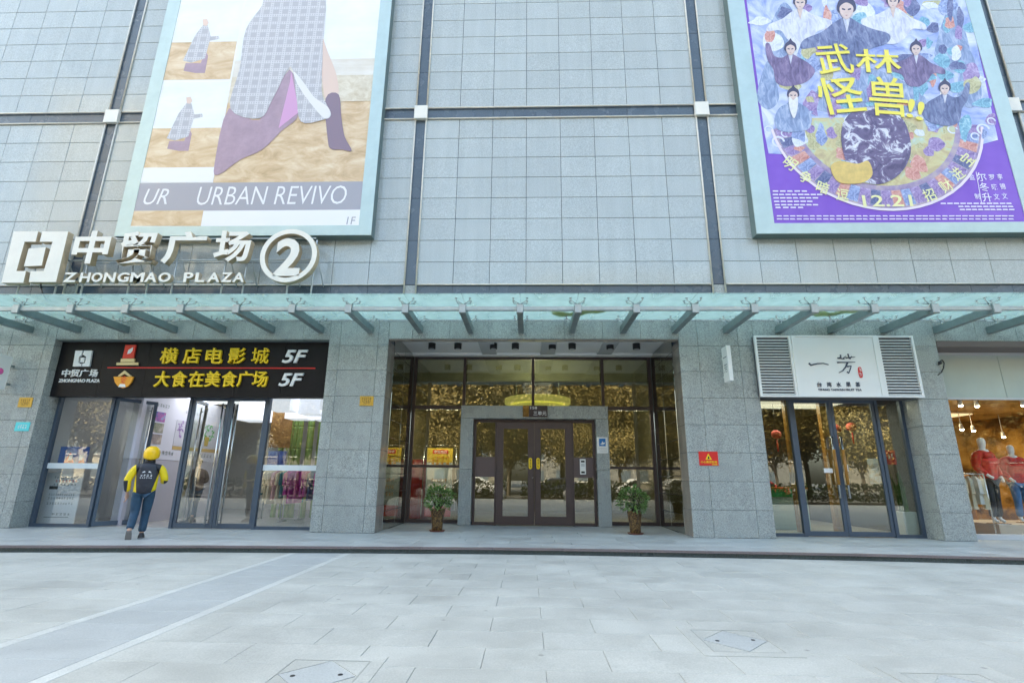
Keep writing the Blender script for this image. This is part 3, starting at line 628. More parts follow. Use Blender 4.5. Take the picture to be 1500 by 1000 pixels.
# ------------------------------------------------------------------ sign of big letters standing over the canopy
YS = -0.62
sg = thing('letter_sign', (W(230, 413, YS).x, YS, 5.1), 'cream raised letters with a square logo and ringed number 2 on a pipe frame', 'sign')
DPT = 0.17
def cream(name, mb): 
    o = obj(name, mb, 'offwhite', sg); o.data.materials.append(M['tan'])
    for p in o.data.polygons: p.material_index = 0 if abs(p.normal.y) > 0.8 else 1
    return o
def ext(pts): return MB().prism([(W(x, y, YS).x, W(x, y, YS).z) for x, y in pts], YS, YS+DPT)
cream('logo_bracket', ext([(20,339),(56,339),(52,354),(36,354),(24,397),(38,397),(34,414),(2,414)]))
cream('logo_bracket', ext([(62,339),(100,339),(82,413),(42,413),(45,397),(64,397),(77,354),(58,354)]))
cream('logo_square', ext([(42,364),(67,362),(61,389),(35,390)]))
for ch, (a, b, c, d) in zip('中贸广场', ((107,338,160,386),(173,339,229,386),(239,339,301,386),(314,338,367,383))):
    letter('letter', ch, *pxbox(a, b, c, d, YS), YS, DPT, 'offwhite', sg, 0.028, side='tan')
lat = [(93,399,112,413),(117,399,132,413),(134,399,150,413),(152,399,169,413),(172,399,189,413),(191,399,211,413),(212,399,230,413),(232,399,250,413),(269,399,283,413),(286,399,300,413),(304,399,322,413),(324,399,340,413),(341,399,358,413)]
for ch, q in zip('ZHONGMAOPLAZA', lat): letter('letter', ch, *pxbox(*q, YS), YS, 0.12, 'offwhite', sg, 0.03, side='tan')
a, b, c, d = pxbox(381, 336, 464, 413, YS); rc = ((a+b)/2, (c+d)/2); ro = (b-a)/2; n = 40
ring = MB()
for k in range(n):
    t0, t1 = 2*math.pi*k/n, 2*math.pi*(k+1)/n
    q = [(rc[0]+r*math.cos(t), rc[1]+r*math.sin(t)) for r, t in ((ro, t0), (ro, t1), (ro-0.12, t1), (ro-0.12, t0))]
    ring.add([(x, YS, z) for x, z in q]+[(x, YS+DPT, z) for x, z in q], [(3,2,1,0),(4,5,6,7),(0,1,5,4),(2,3,7,6)])
cream('number_ring', ring)
letter('number', '2', *pxbox(403, 349, 441, 404, YS), YS, DPT, 'offwhite', sg, 0.03, side='tan')
YB = YS+DPT+0.03
fr = MB()
for py, x0, x1 in ((350, 100, 463), (381, 95, 460), (413, 5, 372)):
    z = W(300, py, YB).z; fr.tube((W(x0, py, YB).x, YB, z), (W(x1, py, YB).x, YB, z), 0.022)
obj('frame_rail', fr, 'rail', sg)
for px in (36, 90, 128, 195, 222, 258, 330, 361, 425, 460):
    zt = W(px, 352, YB).z; x = W(px, 390, YB).x
    obj('frame_post', MB().tube((x, YB, ZG+0.01), (x, YB, zt), 0.022), 'rail', sg)
    obj('brace', MB().tube((x, YB, zt-0.25), (x+0.12, -0.01, 5.95), 0.014, 6), 'rail', sg)
obj('supply_cable', MB().path([Vector((W(px, py, YS+0.1).x, YS+0.1, W(px, py, YS+0.1).z)) for px, py in ((60,414),(60,422),(63,431),(69,440),(78,445),(84,446))], 0.014, 6), 'rubber', sg)

# ------------------------------------------------------------------ billboards
def billboard(label, xo, xi, zb, zi, ztop, mat):
    t = thing('billboard', ((xo[0]+xo[1])/2, 0, zb), label, 'billboard', None)
    YF = -0.30
    for (ax, az, bx_, bz, cx, cz, dx, dz) in ((xo[0],zb,xo[1],zb,xi[1],zi,xi[0],zi), (xo[0],zb,xi[0],zi,xi[0],ztop,xo[0],ztop), (xo[1],zb,xo[1],ztop,xi[1],ztop,xi[1],zi)):
        obj('frame_member', MB().prism([(ax,az),(bx_,bz),(cx,cz),(dx,dz)], YF, YF+0.03), 'alu', t)
    obj('casing', MB().box(xo[0]+0.004, xo[1]-0.004, YF+0.031, -0.002, zb+0.004, ztop), plain('dark green casing', (0.12, 0.17, 0.17), 0.5), t)
    ps = obj('poster', MB().box(xi[0]-0.03, xi[1]+0.03, YF+0.018, YF+0.024, zi-0.03, ztop), mat, t)
    return t, ps, YF+0.016
YF = -0.30
def X2(pa, pb): return (W(*pa, YF).x+W(*pb, YF).x)/2
FIELD = ramp_mat('printed golden grass', [(0.28, (0.46, 0.30, 0.16)), (0.45, (0.64, 0.46, 0.28)), (0.58, (0.74, 0.58, 0.40)), (0.72, (0.84, 0.74, 0.60))], (0.9, 1, 2.0), 1.5, 15, 0.3, 0.6)
SKYP = ramp_mat('printed pale sky', [(0.3, (0.74, 0.76, 0.80)), (0.7, (0.88, 0.88, 0.88))], (0.5, 1, 1.2), 0.9, 5, 0.3)
PWHITE = plain('poster white', (0.82, 0.81, 0.83), 0.3); PGREY = plain('poster grey band', (0.36, 0.35, 0.40), 0.3)
COAT = plaid_mat('printed plaid'); PLUM = plain('printed plum cloth', (0.40, 0.28, 0.36), 0.35, amt=0.2, nscale=2)
PINK = plain('printed magenta lining', (0.62, 0.33, 0.56), 0.35); SKIN = plain('printed skin', (0.72, 0.55, 0.48), 0.4); BOOT = plain('printed boot', (0.24, 0.17, 0.23), 0.35)
DIST_ = ramp_mat('printed distant field', [(0.3, (0.66, 0.60, 0.52)), (0.7, (0.80, 0.77, 0.74))], (0.4, 1, 1.6), 2, 6, 0.3)
xo = (X2((243, 0), (172, 345)), X2((575, 0), (542, 345))); xi = (X2((266, 0), (190, 331)), X2((556, 0), (527, 331)))
t, ps, yp = billboard('tall fashion advert with a plaid coat figure in golden grass, in a pale green frame', xo, xi, W(350, 345, YF).z, W(350, 331, YF).z, 17.6, FIELD)
xs_ = X2((360, 0), (312, 266)); e = 0.0
def rect(name, x0, x1, z0, z1, k, mat, p): return obj(name, MB().box(x0, x1, yp-0.003*k, yp-0.003*k+0.002, z0, z1), mat, p)
zz = lambda py: W(380, py, YF).z
rect('print_sky', xs_, xi[1], zz(95), 17.6, 1, SKYP, ps); rect('print_far_field', xs_, xi[1], zz(112), zz(88), 2, DIST_, ps); rect('print_mid_field', xs_, xi[1], zz(150), zz(112), 2, ramp_mat('printed pale straw', [(0.3, (0.56, 0.47, 0.34)), (0.7, (0.78, 0.72, 0.62))], (1.2, 1, 1.6), 3, 9, 0.3, 1.0), ps)
z266, z308 = zz(267), zz(308)
rect('print_white_gap', xi[0], xs_, zz(300), 17.6, 1, PWHITE, ps)
for za, zb in ((zz(244), zz(119)), (zz(115), zz(-4))):
    rect('print_small_field', xi[0], xs_-0.05, za, za+(zb-za)*0.45, 2, FIELD, ps); rect('print_small_sky', xi[0], xs_-0.05, za+(zb-za)*0.45, zb, 2, SKYP, ps)
rect('print_white_gap', xi[0], xs_-0.01, zz(266), zz(244), 3, PWHITE, ps)
rect('print_grey_band', xi[0]-0.02, xi[1]+0.02, z308, z266, 3, PGREY, ps); rect('print_white_foot', xi[0]-0.02, xi[1]+0.02, zi_ if False else zz(332), z308, 3, PWHITE, ps)
flat('print_small_field', [(192,309),(298,308),(294,331),(190,331)], yp-0.012, FIELD, ps)
Z = 2.5
def zp(pts): return [(x/Z, y/Z) for x, y in pts]
flat('print_skirt', smooth(zp([(838,398),(785,605),(800,640),(880,585),(960,548),(1030,480),(1095,412),(1060,255),(950,440)]), 4), yp-0.010, PLUM, ps)
flat('print_lining', zp([(1066,262),(1096,410),(1020,470),(1062,300)]), yp-0.013, PINK, ps)
flat('print_leg', smooth(zp([(1172,120),(1200,190),(1232,275),(1238,350),(1195,362),(1183,320),(1176,240)]), 4), yp-0.010, SKIN, ps)
flat('print_boot', smooth(zp([(1192,362),(1240,346),(1250,430),(1262,500),(1288,552),(1250,548),(1212,545),(1200,510)]), 4), yp-0.013, BOOT, ps)
flat('print_coat', smooth(zp([(985,-60),(960,20),(900,110),(878,250),(843,398),(950,434),(1000,360),(1064,245),(1085,350),(1102,446),(1180,440),(1212,420),(1195,380),(1178,330),(1182,160),(1178,-60)]), 4), yp-0.016, COAT, ps)
flat('print_lapel', smooth(zp([(1075,262),(1110,300),(1150,355),(1200,392),(1210,425),(1185,432),(1130,370),(1090,310)]), 4), yp-0.019, plain('printed pale lapel', (0.76, 0.74, 0.74), 0.4), ps)
for dx, dy in ((0, 0), (-60, 285)):
    q = lambda pts: zp([(x+dx, y+dy) for x, y in pts])
    flat('print_small_coat', q([(745,90),(760,92),(772,135),(800,132),(803,142),(768,150),(750,215),(700,230),(670,222),(715,130)]), yp-0.010, COAT, ps)
    flat('print_small_skirt', q([(752,185),(762,205),(750,268),(715,268),(672,260),(680,232),(735,232)]), yp-0.008, PLUM, ps)
    flat('print_small_head', q([(742,72),(758,70),(764,85),(756,96),(744,94)]), yp-0.011, SKIN, ps)
letter('poster_lettering', 'UR', *pxbox(212, 277, 247, 300, yp), yp-0.012, 0, PWHITE, ps, 0.0, 0.25)
letter('poster_lettering', 'URBAN REVIVO', *pxbox(290, 273, 508, 300, yp), yp-0.012, 0, PWHITE, ps, -0.006, 0.12)
letter('poster_lettering', '1F', *pxbox(508, 318, 521, 329, yp), yp-0.012, 0, PGREY, ps, 0.0, 0.1)
# film poster: plain stand-in for the artwork, with its writing
xo = (X2((1063, 0), (1113, 348)), 13.65); xi = (X2((1090, 0), (1134, 326)), X2((1424, 0), (1492, 322)))
VIOLET = ramp_mat('printed violet', [(0.3, (0.18, 0.06, 0.52)), (0.7, (0.25, 0.11, 0.62))], (1, 1, 1), 0.7, 3, 0.3)
CLOUD = ramp_mat('printed blue and lilac wash', [(0.22, (0.12, 0.14, 0.48)), (0.4, (0.30, 0.38, 0.74)), (0.55, (0.56, 0.62, 0.86)), (0.68, (0.76, 0.80, 0.92)), (0.8, (0.42, 0.42, 0.66))], (1, 1, 1), 1.3, 8, 0.3, 1.2)
t, ps, yp = billboard('violet film poster with yellow brush lettering and a round disc in pale frame', (xo[0], X2((1448,0),(1520,345))), xi, W(1300, 341, YF).z, W(1300, 326, YF).z, 17.6, VIOLET)
flat('print_wash', [(1088,-40),(1110,120),(1119,190),(1126,225),(1180,228),(1290,262),(1400,222),(1462,205),(1430,60),(1415,-40)], yp-0.003, CLOUD, ps)
cx_, cz_ = W(1285, 196, yp).x, W(1285, 172, yp).z
rad = cz_-W(1285, 308, yp).z
PLIL0 = plain('printed pale curl', (0.70, 0.74, 0.90), 0.4)
DISC = ramp_mat('printed bronze disc', [(0.3, (0.20, 0.14, 0.34)), (0.5, (0.38, 0.30, 0.46)), (0.7, (0.55, 0.46, 0.42))], (1, 1, 1), 3, 6, 0.3)
arc = lambda r0, a0, a1, n=24: [(cx_+r0*math.cos(R(a0+(a1-a0)*i/n)), cz_+r0*math.sin(R(a0+(a1-a0)*i/n))) for i in range(n+1)]
def ringseg(name, r0, r1, a0, a1, k, mat): return obj(name, MB().prism(arc(r1, a0, a1)+arc(r0, a1, a0), yp-0.003*k, yp-0.003*k+0.002), mat, ps)
ringseg('print_disc_rim', rad*0.985, rad*1.01, 187, 353, 3, plain('printed pale rim', (0.80, 0.70, 0.80), 0.4))
ringseg('print_disc', rad*0.75, rad*0.985, 187, 353, 2, DISC)
GOLD = ramp_mat('printed gold and green', [(0.3, (0.42, 0.30, 0.20)), (0.5, (0.62, 0.56, 0.30)), (0.62, (0.50, 0.62, 0.50)), (0.75, (0.70, 0.66, 0.74))], (1, 1, 1), 2.2, 8, 0.3, 1.0)
obj('print_disc_middle', MB().prism(arc(rad*0.75, 180, 360, 30), yp-0.006, yp-0.004), GOLD, ps)
rr_ = random.Random(3)
ROBE = [ramp_mat('printed robe %d' % i, [(0.3, a), (0.5, b), (0.72, c)], (2.2, 1, 0.7), 3.5, 7, 0.4, 1.0) for i, (a, b, c) in enumerate((
    ((0.05, 0.06, 0.16), (0.16, 0.19, 0.36), (0.34, 0.38, 0.56)), ((0.40, 0.42, 0.60), (0.66, 0.68, 0.80), (0.82, 0.82, 0.86)),
    ((0.07, 0.05, 0.14), (0.20, 0.15, 0.30), (0.36, 0.28, 0.46)), ((0.12, 0.18, 0.36), (0.28, 0.36, 0.58), (0.58, 0.64, 0.80))))]
HAIR = plain('printed dark hair', (0.05, 0.045, 0.11), 0.4); FACE = plain('printed face', (0.70, 0.55, 0.52), 0.4, amt=0.15, nscale=6); BEARD = plain('printed white beard', (0.78, 0.78, 0.84), 0.4, amt=0.2, nscale=9)
STAND = [(-.18,.38),(-.55,.62),(-1.0,.9),(-1.3,1.6),(-1.15,2.3),(-.5,2.55),(.5,2.5),(1.1,2.3),(1.3,1.6),(1.0,.9),(.55,.62),(.18,.38)]
REACH = [(-.18,.38),(-.6,.6),(-1.15,.45),(-1.45,-.35),(-1.75,-.3),(-1.6,.75),(-1.2,1.4),(-1.0,2.3),(-.3,2.6),(.7,2.45),(1.35,2.1),(1.7,1.5),(1.2,.95),(.6,.6),(.18,.38)]
SWEEP = [(-.18,.38),(-.6,.62),(-1.1,1.0),(-1.9,1.35),(-2.0,1.75),(-1.2,1.7),(-.8,2.2),(-.2,2.6),(.6,2.5),(1.0,1.8),(1.8,1.5),(1.9,1.1),(1.1,.85),(.55,.6),(.18,.38)]
for q, (px, py, w, h) in enumerate(((1150, 40, 30, 60), (1395, 50, 26, 70), (1125, 120, 16, 50), (1420, 110, 18, 60), (1270, 130, 90, 50))):
    flat('print_scenery', smooth([(px-w, py+h*0.4), (px-w*0.5, py-h*0.3), (px, py-h*0.6), (px+w*0.6, py-h*0.2), (px+w, py+h*0.5), (px+w*0.2, py+h*0.8), (px-w*0.6, py+h*0.7)]), yp-0.0068-0.0003*q, ROBE[3], ps)
SCN = [ramp_mat('printed collage %d' % i, [(0.3, a), (0.5, b), (0.7, c)], (1.5, 1, 1.2), 5, 9, 0.4, 1.5) for i, (a, b, c) in enumerate((
    ((0.10, 0.12, 0.34), (0.30, 0.38, 0.66), (0.70, 0.76, 0.90)), ((0.08, 0.20, 0.36), (0.22, 0.46, 0.62), (0.62, 0.80, 0.86)), ((0.14, 0.08, 0.30), (0.36, 0.26, 0.52), (0.70, 0.62, 0.82)),
    ((0.44, 0.14, 0.14), (0.66, 0.34, 0.30), (0.82, 0.64, 0.60)), ((0.50, 0.54, 0.70), (0.72, 0.76, 0.86), (0.86, 0.88, 0.92)), ((0.28, 0.26, 0.16), (0.55, 0.52, 0.30), (0.74, 0.74, 0.56)), ((0.05, 0.06, 0.18), (0.14, 0.16, 0.34), (0.40, 0.42, 0.62))))]
for q in range(120):
    v = rr_.random(); py = -10+v*235; px = 1098+v*34+rr_.random()*(312+v*24); w = rr_.uniform(5, 17); h = rr_.uniform(5, 20); a0 = rr_.uniform(0, 6.28)
    if py > 200 and 1180 < px < 1400: continue
    flat('print_collage', smooth([(px+w*rr_.uniform(.55, 1.25)*math.cos(a0+k*0.785), py+h*rr_.uniform(.55, 1.25)*math.sin(a0+k*0.785)) for k in range(8)], 3), yp-0.0082-0.00001*q, SCN[rr_.choice((0, 1, 2, 4, 6, 0, 1, 4, 3, 5, 2))], ps)
for q in range(46):
    a1 = R(rr_.uniform(190, 350)); rr5 = rad*rr_.uniform(0.1, 0.7); px3, pz3 = cx_+rr5*math.cos(a1), cz_+rr5*math.sin(a1); w = rr_.uniform(.08, .26)
    obj('print_collage', MB().prism(smooth([(px3+w*rr_.uniform(.6, 1.2)*math.cos(k*0.785), pz3+w*rr_.uniform(.6, 1.2)*math.sin(k*0.785)) for k in range(8)], 3), yp-0.0092-0.00001*q, yp-0.0075), SCN[(5, 5, 4, 2, 1, 3)[q % 6]], ps)
for i in range(26):
    a1, a2 = 188+i*6.4, 188+i*6.4+5.9; ringseg('print_disc_tile', rad*0.80, rad*0.965, a1, a2, 2.6, SCN[(2, 6, 2, 3, 0)[i % 5]])
for q, (px, py, s, k, T, fl_) in enumerate(((1172, 4, 24, 1, SWEEP, 1), (1308, 2, 24, 1, SWEEP, -1), (1240, 14, 33, 0, SWEEP, 1), (1158, 72, 21, 2, REACH, 1), (1342, 72, 21, 2, SWEEP, -1), (1162, 140, 21, 3, STAND, 1), (1384, 130, 21, 0, REACH, -1))):
    flat('print_robe', smooth([(px+fl_*u*s, py+v*s) for u, v in T], 4), yp-0.010-0.0012*q, ROBE[k], ps)
    flat('print_collar', [(px-s*.16, py+s*.4), (px+s*.16, py+s*.4), (px+s*.02, py+s*1.05)], yp-0.0205, ROBE[1] if k != 1 else FACE, ps)
    flat('print_hair', smooth([(px-s*.40, py+s*.05), (px-s*.36, py-s*.35), (px-s*.12, py-s*.56), (px, py-s*.74), (px+s*.12, py-s*.56), (px+s*.36, py-s*.35), (px+s*.40, py+s*.05), (px, py+s*.2)]), yp-0.023, HAIR, ps)
    flat('print_face', smooth([(px-s*.29, py-s*.12), (px, py-s*.30), (px+s*.29, py-s*.12), (px+s*.25, py+s*.22), (px, py+s*.45), (px-s*.25, py+s*.22)]), yp-0.0265, FACE, ps)
    for e_ in (-1, 1): flat('print_brow', [(px+e_*s*.06, py-s*.02), (px+e_*s*.20, py-s*.06), (px+e_*s*.20, py+s*.01), (px+e_*s*.06, py+s*.04)], yp-0.0295, HAIR, ps)
    flat('print_mouth', [(px-s*.07, py+s*.25), (px+s*.07, py+s*.25), (px, py+s*.29)], yp-0.0295, plain('printed lips', (0.45, 0.22, 0.24), 0.4), ps)
    if q == 5: flat('print_beard', smooth([(px-s*.3, py+s*.1), (px, py+s*.32), (px+s*.3, py+s*.1), (px+s*.3, py+s*.9), (px+s*.05, py+s*1.6), (px-s*.25, py+s*.9)]), yp-0.0315, BEARD, ps)
for px, py, q in ((1140, 208, 9), (1150, 196, 6), (1440, 190, 9), (1428, 200, 6), (1126, 190, 6), (1452, 178, 6), (1395, 190, 7)):
    c3 = W(px, py, yp); rr3 = q*0.019
    obj('print_cloud_curl', MB().prism([(c3.x+rr3*math.cos(a*.3), c3.z+rr3*math.sin(a*.3)) for a in range(18)]+[(c3.x+rr3*.7*math.cos(a*.3), c3.z+rr3*.7*math.sin(a*.3)) for a in range(17, -1, -1)], yp-0.0085, yp-0.0065), PLIL0, ps)
DARKP = ramp_mat('printed dark plum wash', [(0.35, (0.08, 0.06, 0.15)), (0.52, (0.17, 0.13, 0.26)), (0.58, (0.60, 0.60, 0.72)), (0.68, (0.80, 0.80, 0.88))], (1, 1, 1), 2.6, 8, 0.3, 1.5)
flat('print_dark_mound', smooth([(1232,200),(1240,172),(1262,158),(1290,158),(1316,168),(1330,190),(1334,225),(1318,255),(1288,270),(1258,262),(1240,238)]), yp-0.020, DARKP, ps)
flat('print_gold_bowl', smooth([(1218,242),(1232,236),(1256,240),(1272,236),(1278,256),(1262,268),(1232,268),(1220,256)]), yp-0.023, plain('printed gold', (0.72, 0.52, 0.16), 0.35, amt=0.25, nscale=4), ps)
YEL = plain('printed yellow', (0.85, 0.74, 0.10), 0.4); PALEY = plain('printed pale yellow', (0.82, 0.80, 0.42), 0.4); PLIL = plain('printed lilac white', (0.78, 0.74, 0.90), 0.4)
for ch, q, rl in (('武', (1195,66,1247,110), 0.05), ('林', (1252,74,1318,108), -0.06), ('怪', (1197,114,1264,168), 0.08), ('兽', (1272,114,1328,172), -0.10), ('!', (1328,146,1338,174), -0.3), ('!', (1342,150,1352,178), -0.3)):
    letter('poster_title', ch, *pxbox(*q, yp), yp-0.033, 0, YEL, ps, 0.010, 0.0, roll=rl)
for ch, (px, py), rl in (('明', (1157,240), -0.75), ('争', (1180,260), -0.55), ('暗', (1205,275), -0.4), ('逗', (1234,286), -0.2), ('招', (1361,286), 0.25), ('财', (1385,273), 0.45), ('进', (1402,255), 0.6), ('宝', (1416,234), 0.75)):
    letter('poster_slogan', ch, *pxbox(px-9, py-9, px+9, py+9, yp), yp-0.012, 0, PALEY, ps, 0.012, roll=rl)
letter('poster_date', '12.21', *pxbox(1263, 286, 1336, 303, yp), yp-0.012, 0, PALEY, ps, 0.012)
for s, q in (('尔', (1430,253,1444,266)), ('冬', (1434,268,1448,281)), ('升', (1438,283,1452,296)), ('罗', (1448,256,1456,264)), ('晓', (1452,270,1460,279)), ('文', (1455,284,1463,293)), ('李', (1460,255,1468,264)), ('锦', (1464,269,1472,278)), ('文', (1467,283,1475,292)), ('监', (1419,256,1427,264)), ('制', (1427,284,1435,292))):
    letter('poster_credit', s, *pxbox(*q, yp), yp-0.012, 0, PLIL, ps, 0.012)
obj('print_credit_rule', MB().prism([(W(x, y, yp).x, W(x, y, yp).z) for x, y in ((1429,252),(1430,252),(1438,298),(1437,298))], yp-0.008, yp-0.006), PLIL, ps)
for x0, x1, y in ((1132,1185,279),(1132,1206,284),(1133,1200,289),(1134,1192,294),(1135,1200,299),(1136,1180,303),(1378,1484,297),(1404,1486,301.5),(1406,1487,306)):
    n = int((x1-x0)/9)
    for i in range(n):
        a = x0+(x1-x0)*i/n; flat('print_credit_line', [(a,y),(a+rr_.uniform(6,8.4),y),(a+8,y+2),(a,y+2)], yp-0.008, PLIL, ps)
for y in (315.5, 320):
    for i in range(36):
        a = 1138+i*9.7; flat('print_credit_line', [(a,y),(a+rr_.uniform(5,9),y),(a+8,y+1.7),(a,y+1.7)], yp-0.008, PLIL, ps)

# ------------------------------------------------------------------ wall signs
Yk = 0.20
fs = thing('fascia_sign', (-8.4, Yk, 3.2), 'black sign board over the mall doors with yellow and white raised lettering', 'sign')
a, b, zb, zt = OP[0][0]+0.006, OP[0][1]-0.006, W(270, 581, Yk).z, 4.555
npn = 6
for i in range(npn): obj('sign_panel', MB().box(a+(b-a)*i/npn+0.003, a+(b-a)*(i+1)/npn-0.003, Yk, Yk+0.03, zb, zt), 'blackpan', fs)
obj('sign_box', MB().box(a, b, Yk+0.032, YL-0.06, zb+0.003, zt-0.003), 'black', fs)
D2 = 0.05
def fl(ch, q, mat='yellow', off=0.018, shear=0.0, dep=D2, name='letter'): return letter(name, ch, *pxbox(*q, Yk), Yk-dep-0.004, dep, mat, fs, off, shear)
for ch, x in zip('横店电影城', (237, 270, 303, 336, 370)): fl(ch, (x, 510, x+25, 533), 'yellow', 0.004 if ch == '城' else 0.018)
for ch, x in zip('大食在美食广场', (228, 253, 278, 302, 326, 349, 371)): fl(ch, (x, 544, x+22, 567))
SW = plain('sign white', (0.80, 0.80, 0.82), 0.4)
for s, q in (('5F', (415, 513, 451, 532)), ('5F', (410, 547, 445, 566))): fl(s, q, SW, 0.02, 0.25)
for ch, x in zip('中贸广场', (92, 105, 118, 132)): fl(ch, (x, 541, x+12, 552), SW, 0.012, dep=0.025)
letter('lettering', 'ZHONGMAO PLAZA', *pxbox(87, 555, 147, 560, Yk), Yk-0.024, 0.02, SW, fs, 0.02)
def px_poly(name, pts, y, th, mat, p): return obj(name, MB().prism([(W(u, v, Yk).x, W(u, v, Yk).z) for u, v in pts], y, y+th), mat, p)
px_poly('logo_bracket', [(113,514),(123.5,514),(122,520),(118,523),(117,532),(121,533),(120,537),(109,537)], Yk-0.05, 0.045, SW, fs)
px_poly('logo_bracket', [(125.5,514),(137,514),(133,537),(122,537),(123,533),(127,532),(128.5,523),(124,520)], Yk-0.05, 0.045, SW, fs)
px_poly('logo_square', [(120.5,524),(126,524),(125,531),(119.5,531)], Yk-0.05, 0.045, SW, fs)
obj('red_line', MB().box(W(158, 538, Yk).x, W(462, 539, Yk).x, Yk-0.012, Yk-0.002, W(300, 539.6, Yk).z, W(300, 538.0, Yk).z), 'red', fs)
OR = plain('orange logo', (0.85, 0.36, 0.03), 0.4); CRM = plain('cream logo', (0.75, 0.58, 0.30), 0.45); REDL = plain('logo red', (0.72, 0.05, 0.03), 0.4)
px_poly('film_logo', [(185.5,505.5),(201,505.5),(197,525),(181,525)], Yk-0.04, 0.036, REDL, fs)
px_poly('film_logo_emblem', [(190,513),(197,509),(196,514),(193,518),(188,519)], Yk-0.046, 0.004, SW, fs)
px_poly('film_logo_base', [(179,525.6),(198.5,525.6),(198,530.5),(178,530.5)], Yk-0.04, 0.036, CRM, fs); px_poly('film_logo_base', [(172.5,531.3),(204,531.3),(203.5,535),(172,535)], Yk-0.04, 0.036, CRM, fs)
px_poly('food_logo_bowl', [(168,552),(197,552),(194,560),(188,566.5),(181,568.5),(174,565.5),(170,560)], Yk-0.04, 0.036, OR, fs)
px_poly('food_logo_roof', [(184,543),(194,551),(190,551.4),(184,547.5),(177,551.4),(174,551)], Yk-0.04, 0.036, CRM, fs)
letter('food_logo_lettering', '食', *pxbox(178, 551, 188, 562, Yk), Yk-0.045, 0.003, REDL, fs, 0.01)
px_poly('food_logo_hand', [(175,567),(178,562.5),(185,563),(186,567.5)], Yk-0.046, 0.004, SW, fs)

# tea shop sign
Yt = -0.10
ts = thing('tea_shop_sign', (7.2, Yt, 3.2), 'white tea shop sign with brushed black characters between two louvre grilles', 'sign')
x0, x1, zb, zt = 5.35, 9.03, 3.19, 4.65; c0, c1 = 6.20, 8.18
obj('sign_panel', MB().box(c0+0.10, c1-0.10, Yt-0.06, Yt, zb+0.05, zt-0.04), 'white', ts)
obj('sign_frame', MB().box(c0, c0+0.098, Yt-0.08, Yt, zb, zt).box(c1-0.098, c1, Yt-0.08, Yt, zb, zt).box(c0+0.098, c1-0.098, Yt-0.08, Yt, zt-0.038, zt).box(c0+0.098, c1-0.098, Yt-0.08, Yt, zb, zb+0.048), 'white', ts)
obj('sign_box', MB().box(x0+0.01, x1-0.01, Yt+0.002, YT-0.06, zb+0.02, zt-0.01), plain('dark louvre backing', (0.12, 0.12, 0.13), 0.8), ts)
obj('sign_back', MB().box(c0, c1, Yt+0.0005, Yt+0.0015, zb, zt), 'white', ts)
for la, lb in ((x0, c0-0.002), (c1+0.002, x1)):
    lv = obj('louvre_frame', MB().box(la, la+0.05, Yt-0.06, Yt, zb, zt).box(lb-0.05, lb, Yt-0.06, Yt, zb, zt).box(la+0.05, lb-0.05, Yt-0.06, Yt, zt-0.04, zt).box(la+0.05, lb-0.05, Yt-0.06, Yt, zb, zb+0.04), 'white', ts)
    for i in range(20):
        z = zb+0.05+i*0.0675
        obj('slat', MB().add([(la+0.052,Yt-0.055,z),(lb-0.052,Yt-0.055,z),(lb-0.052,Yt-0.055,z+0.010),(la+0.052,Yt-0.055,z+0.010),(la+0.052,Yt-0.015,z+0.028),(lb-0.052,Yt-0.015,z+0.028),(lb-0.052,Yt-0.015,z+0.036),(la+0.052,Yt-0.015,z+0.036)],
            [(0,1,2,3),(7,6,5,4),(0,4,5,1),(3,2,6,7),(1,5,6,2),(0,3,7,4)]), 'white', lv)
INK = plain('sign ink', (0.03, 0.05, 0.09), 0.45)
Yq = Yt-0.062
def brush(pts, w):                                                    # brush stroke: thick to thin flat ribbon
    q = [W(u, v, Yq) for u, v in pts]; L, Rr = [], []
    for i, p in enumerate(q):
        d = (q[min(i+1, len(q)-1)]-q[max(i-1, 0)]).normalized(); nrm = Vector((-d.z, 0, d.x)); ww = w*(1-0.65*i/(len(q)-1))
        L.append((p.x+nrm.x*ww, p.z+nrm.z*ww)); Rr.append((p.x-nrm.x*ww, p.z-nrm.z*ww))
    m = MB()
    for i in range(len(q)-1): m.prism([L[i], L[i+1], Rr[i+1], Rr[i]], Yq-0.012, Yq+0.001)
    obj('brush_stroke', m, INK, ts)
def zq(pts): return [(1100+x/5.77, 480+y/5.77) for x, y in pts]
for pts, w in (([(490,298),(505,316),(560,303),(610,300),(655,312)], .022), ([(728,293),(760,292),(880,290)], .018), ([(815,292),(800,330),(775,362),(742,380)], .020), ([(812,328),(846,322),(838,350),(826,384)], .018), ([(812,370),(826,386)], .016),
               ([(730,255),(775,262),(790,265)], .015), ([(755,228),(762,262)], .015), ([(775,262),(800,240)], .014), ([(800,255),(880,246)], .014), ([(818,220),(830,262)], .015), ([(835,262),(850,240)], .013), ([(740,262),(752,246)], .012)):
    brush(zq(pts), w)
p0, p1 = W(1256.5, 538, Yq), W(1263.5, 552.5, Yq)
obj('red_seal', MB().prism([((p0.x+p1.x)/2+(p1.x-p0.x)*0.62*math.copysign(abs(math.cos(a))**0.6, math.cos(a)), (p0.z+p1.z)/2+(p0.z-p1.z)*0.55*math.copysign(abs(math.sin(a))**0.8, math.sin(a))) for a in [i*math.pi/12 for i in range(24)]], Yq-0.012, Yq+0.001), 'red', ts)
for k, y in enumerate((541, 548)): marks('seal_lettering', 1, *pxbox(1257.5, y-2.5, 1262.5, y+2.5, Yq), Yq-0.014, 'white', ts, seed=k)
for ch, x in zip('台湾水果茶', (1196.5, 1211, 1225, 1239, 1253)): letter('letter', ch, *pxbox(x, 559.5, x+7, 566.5, Yq), Yq-0.010, 0.01, INK, ts, 0.015)
letter('lettering', 'YIFANG TAIWAN FRUIT TEA', *pxbox(1198, 569, 1262, 572.3, Yq), Yq-0.008, 0.008, INK, ts, 0.015)

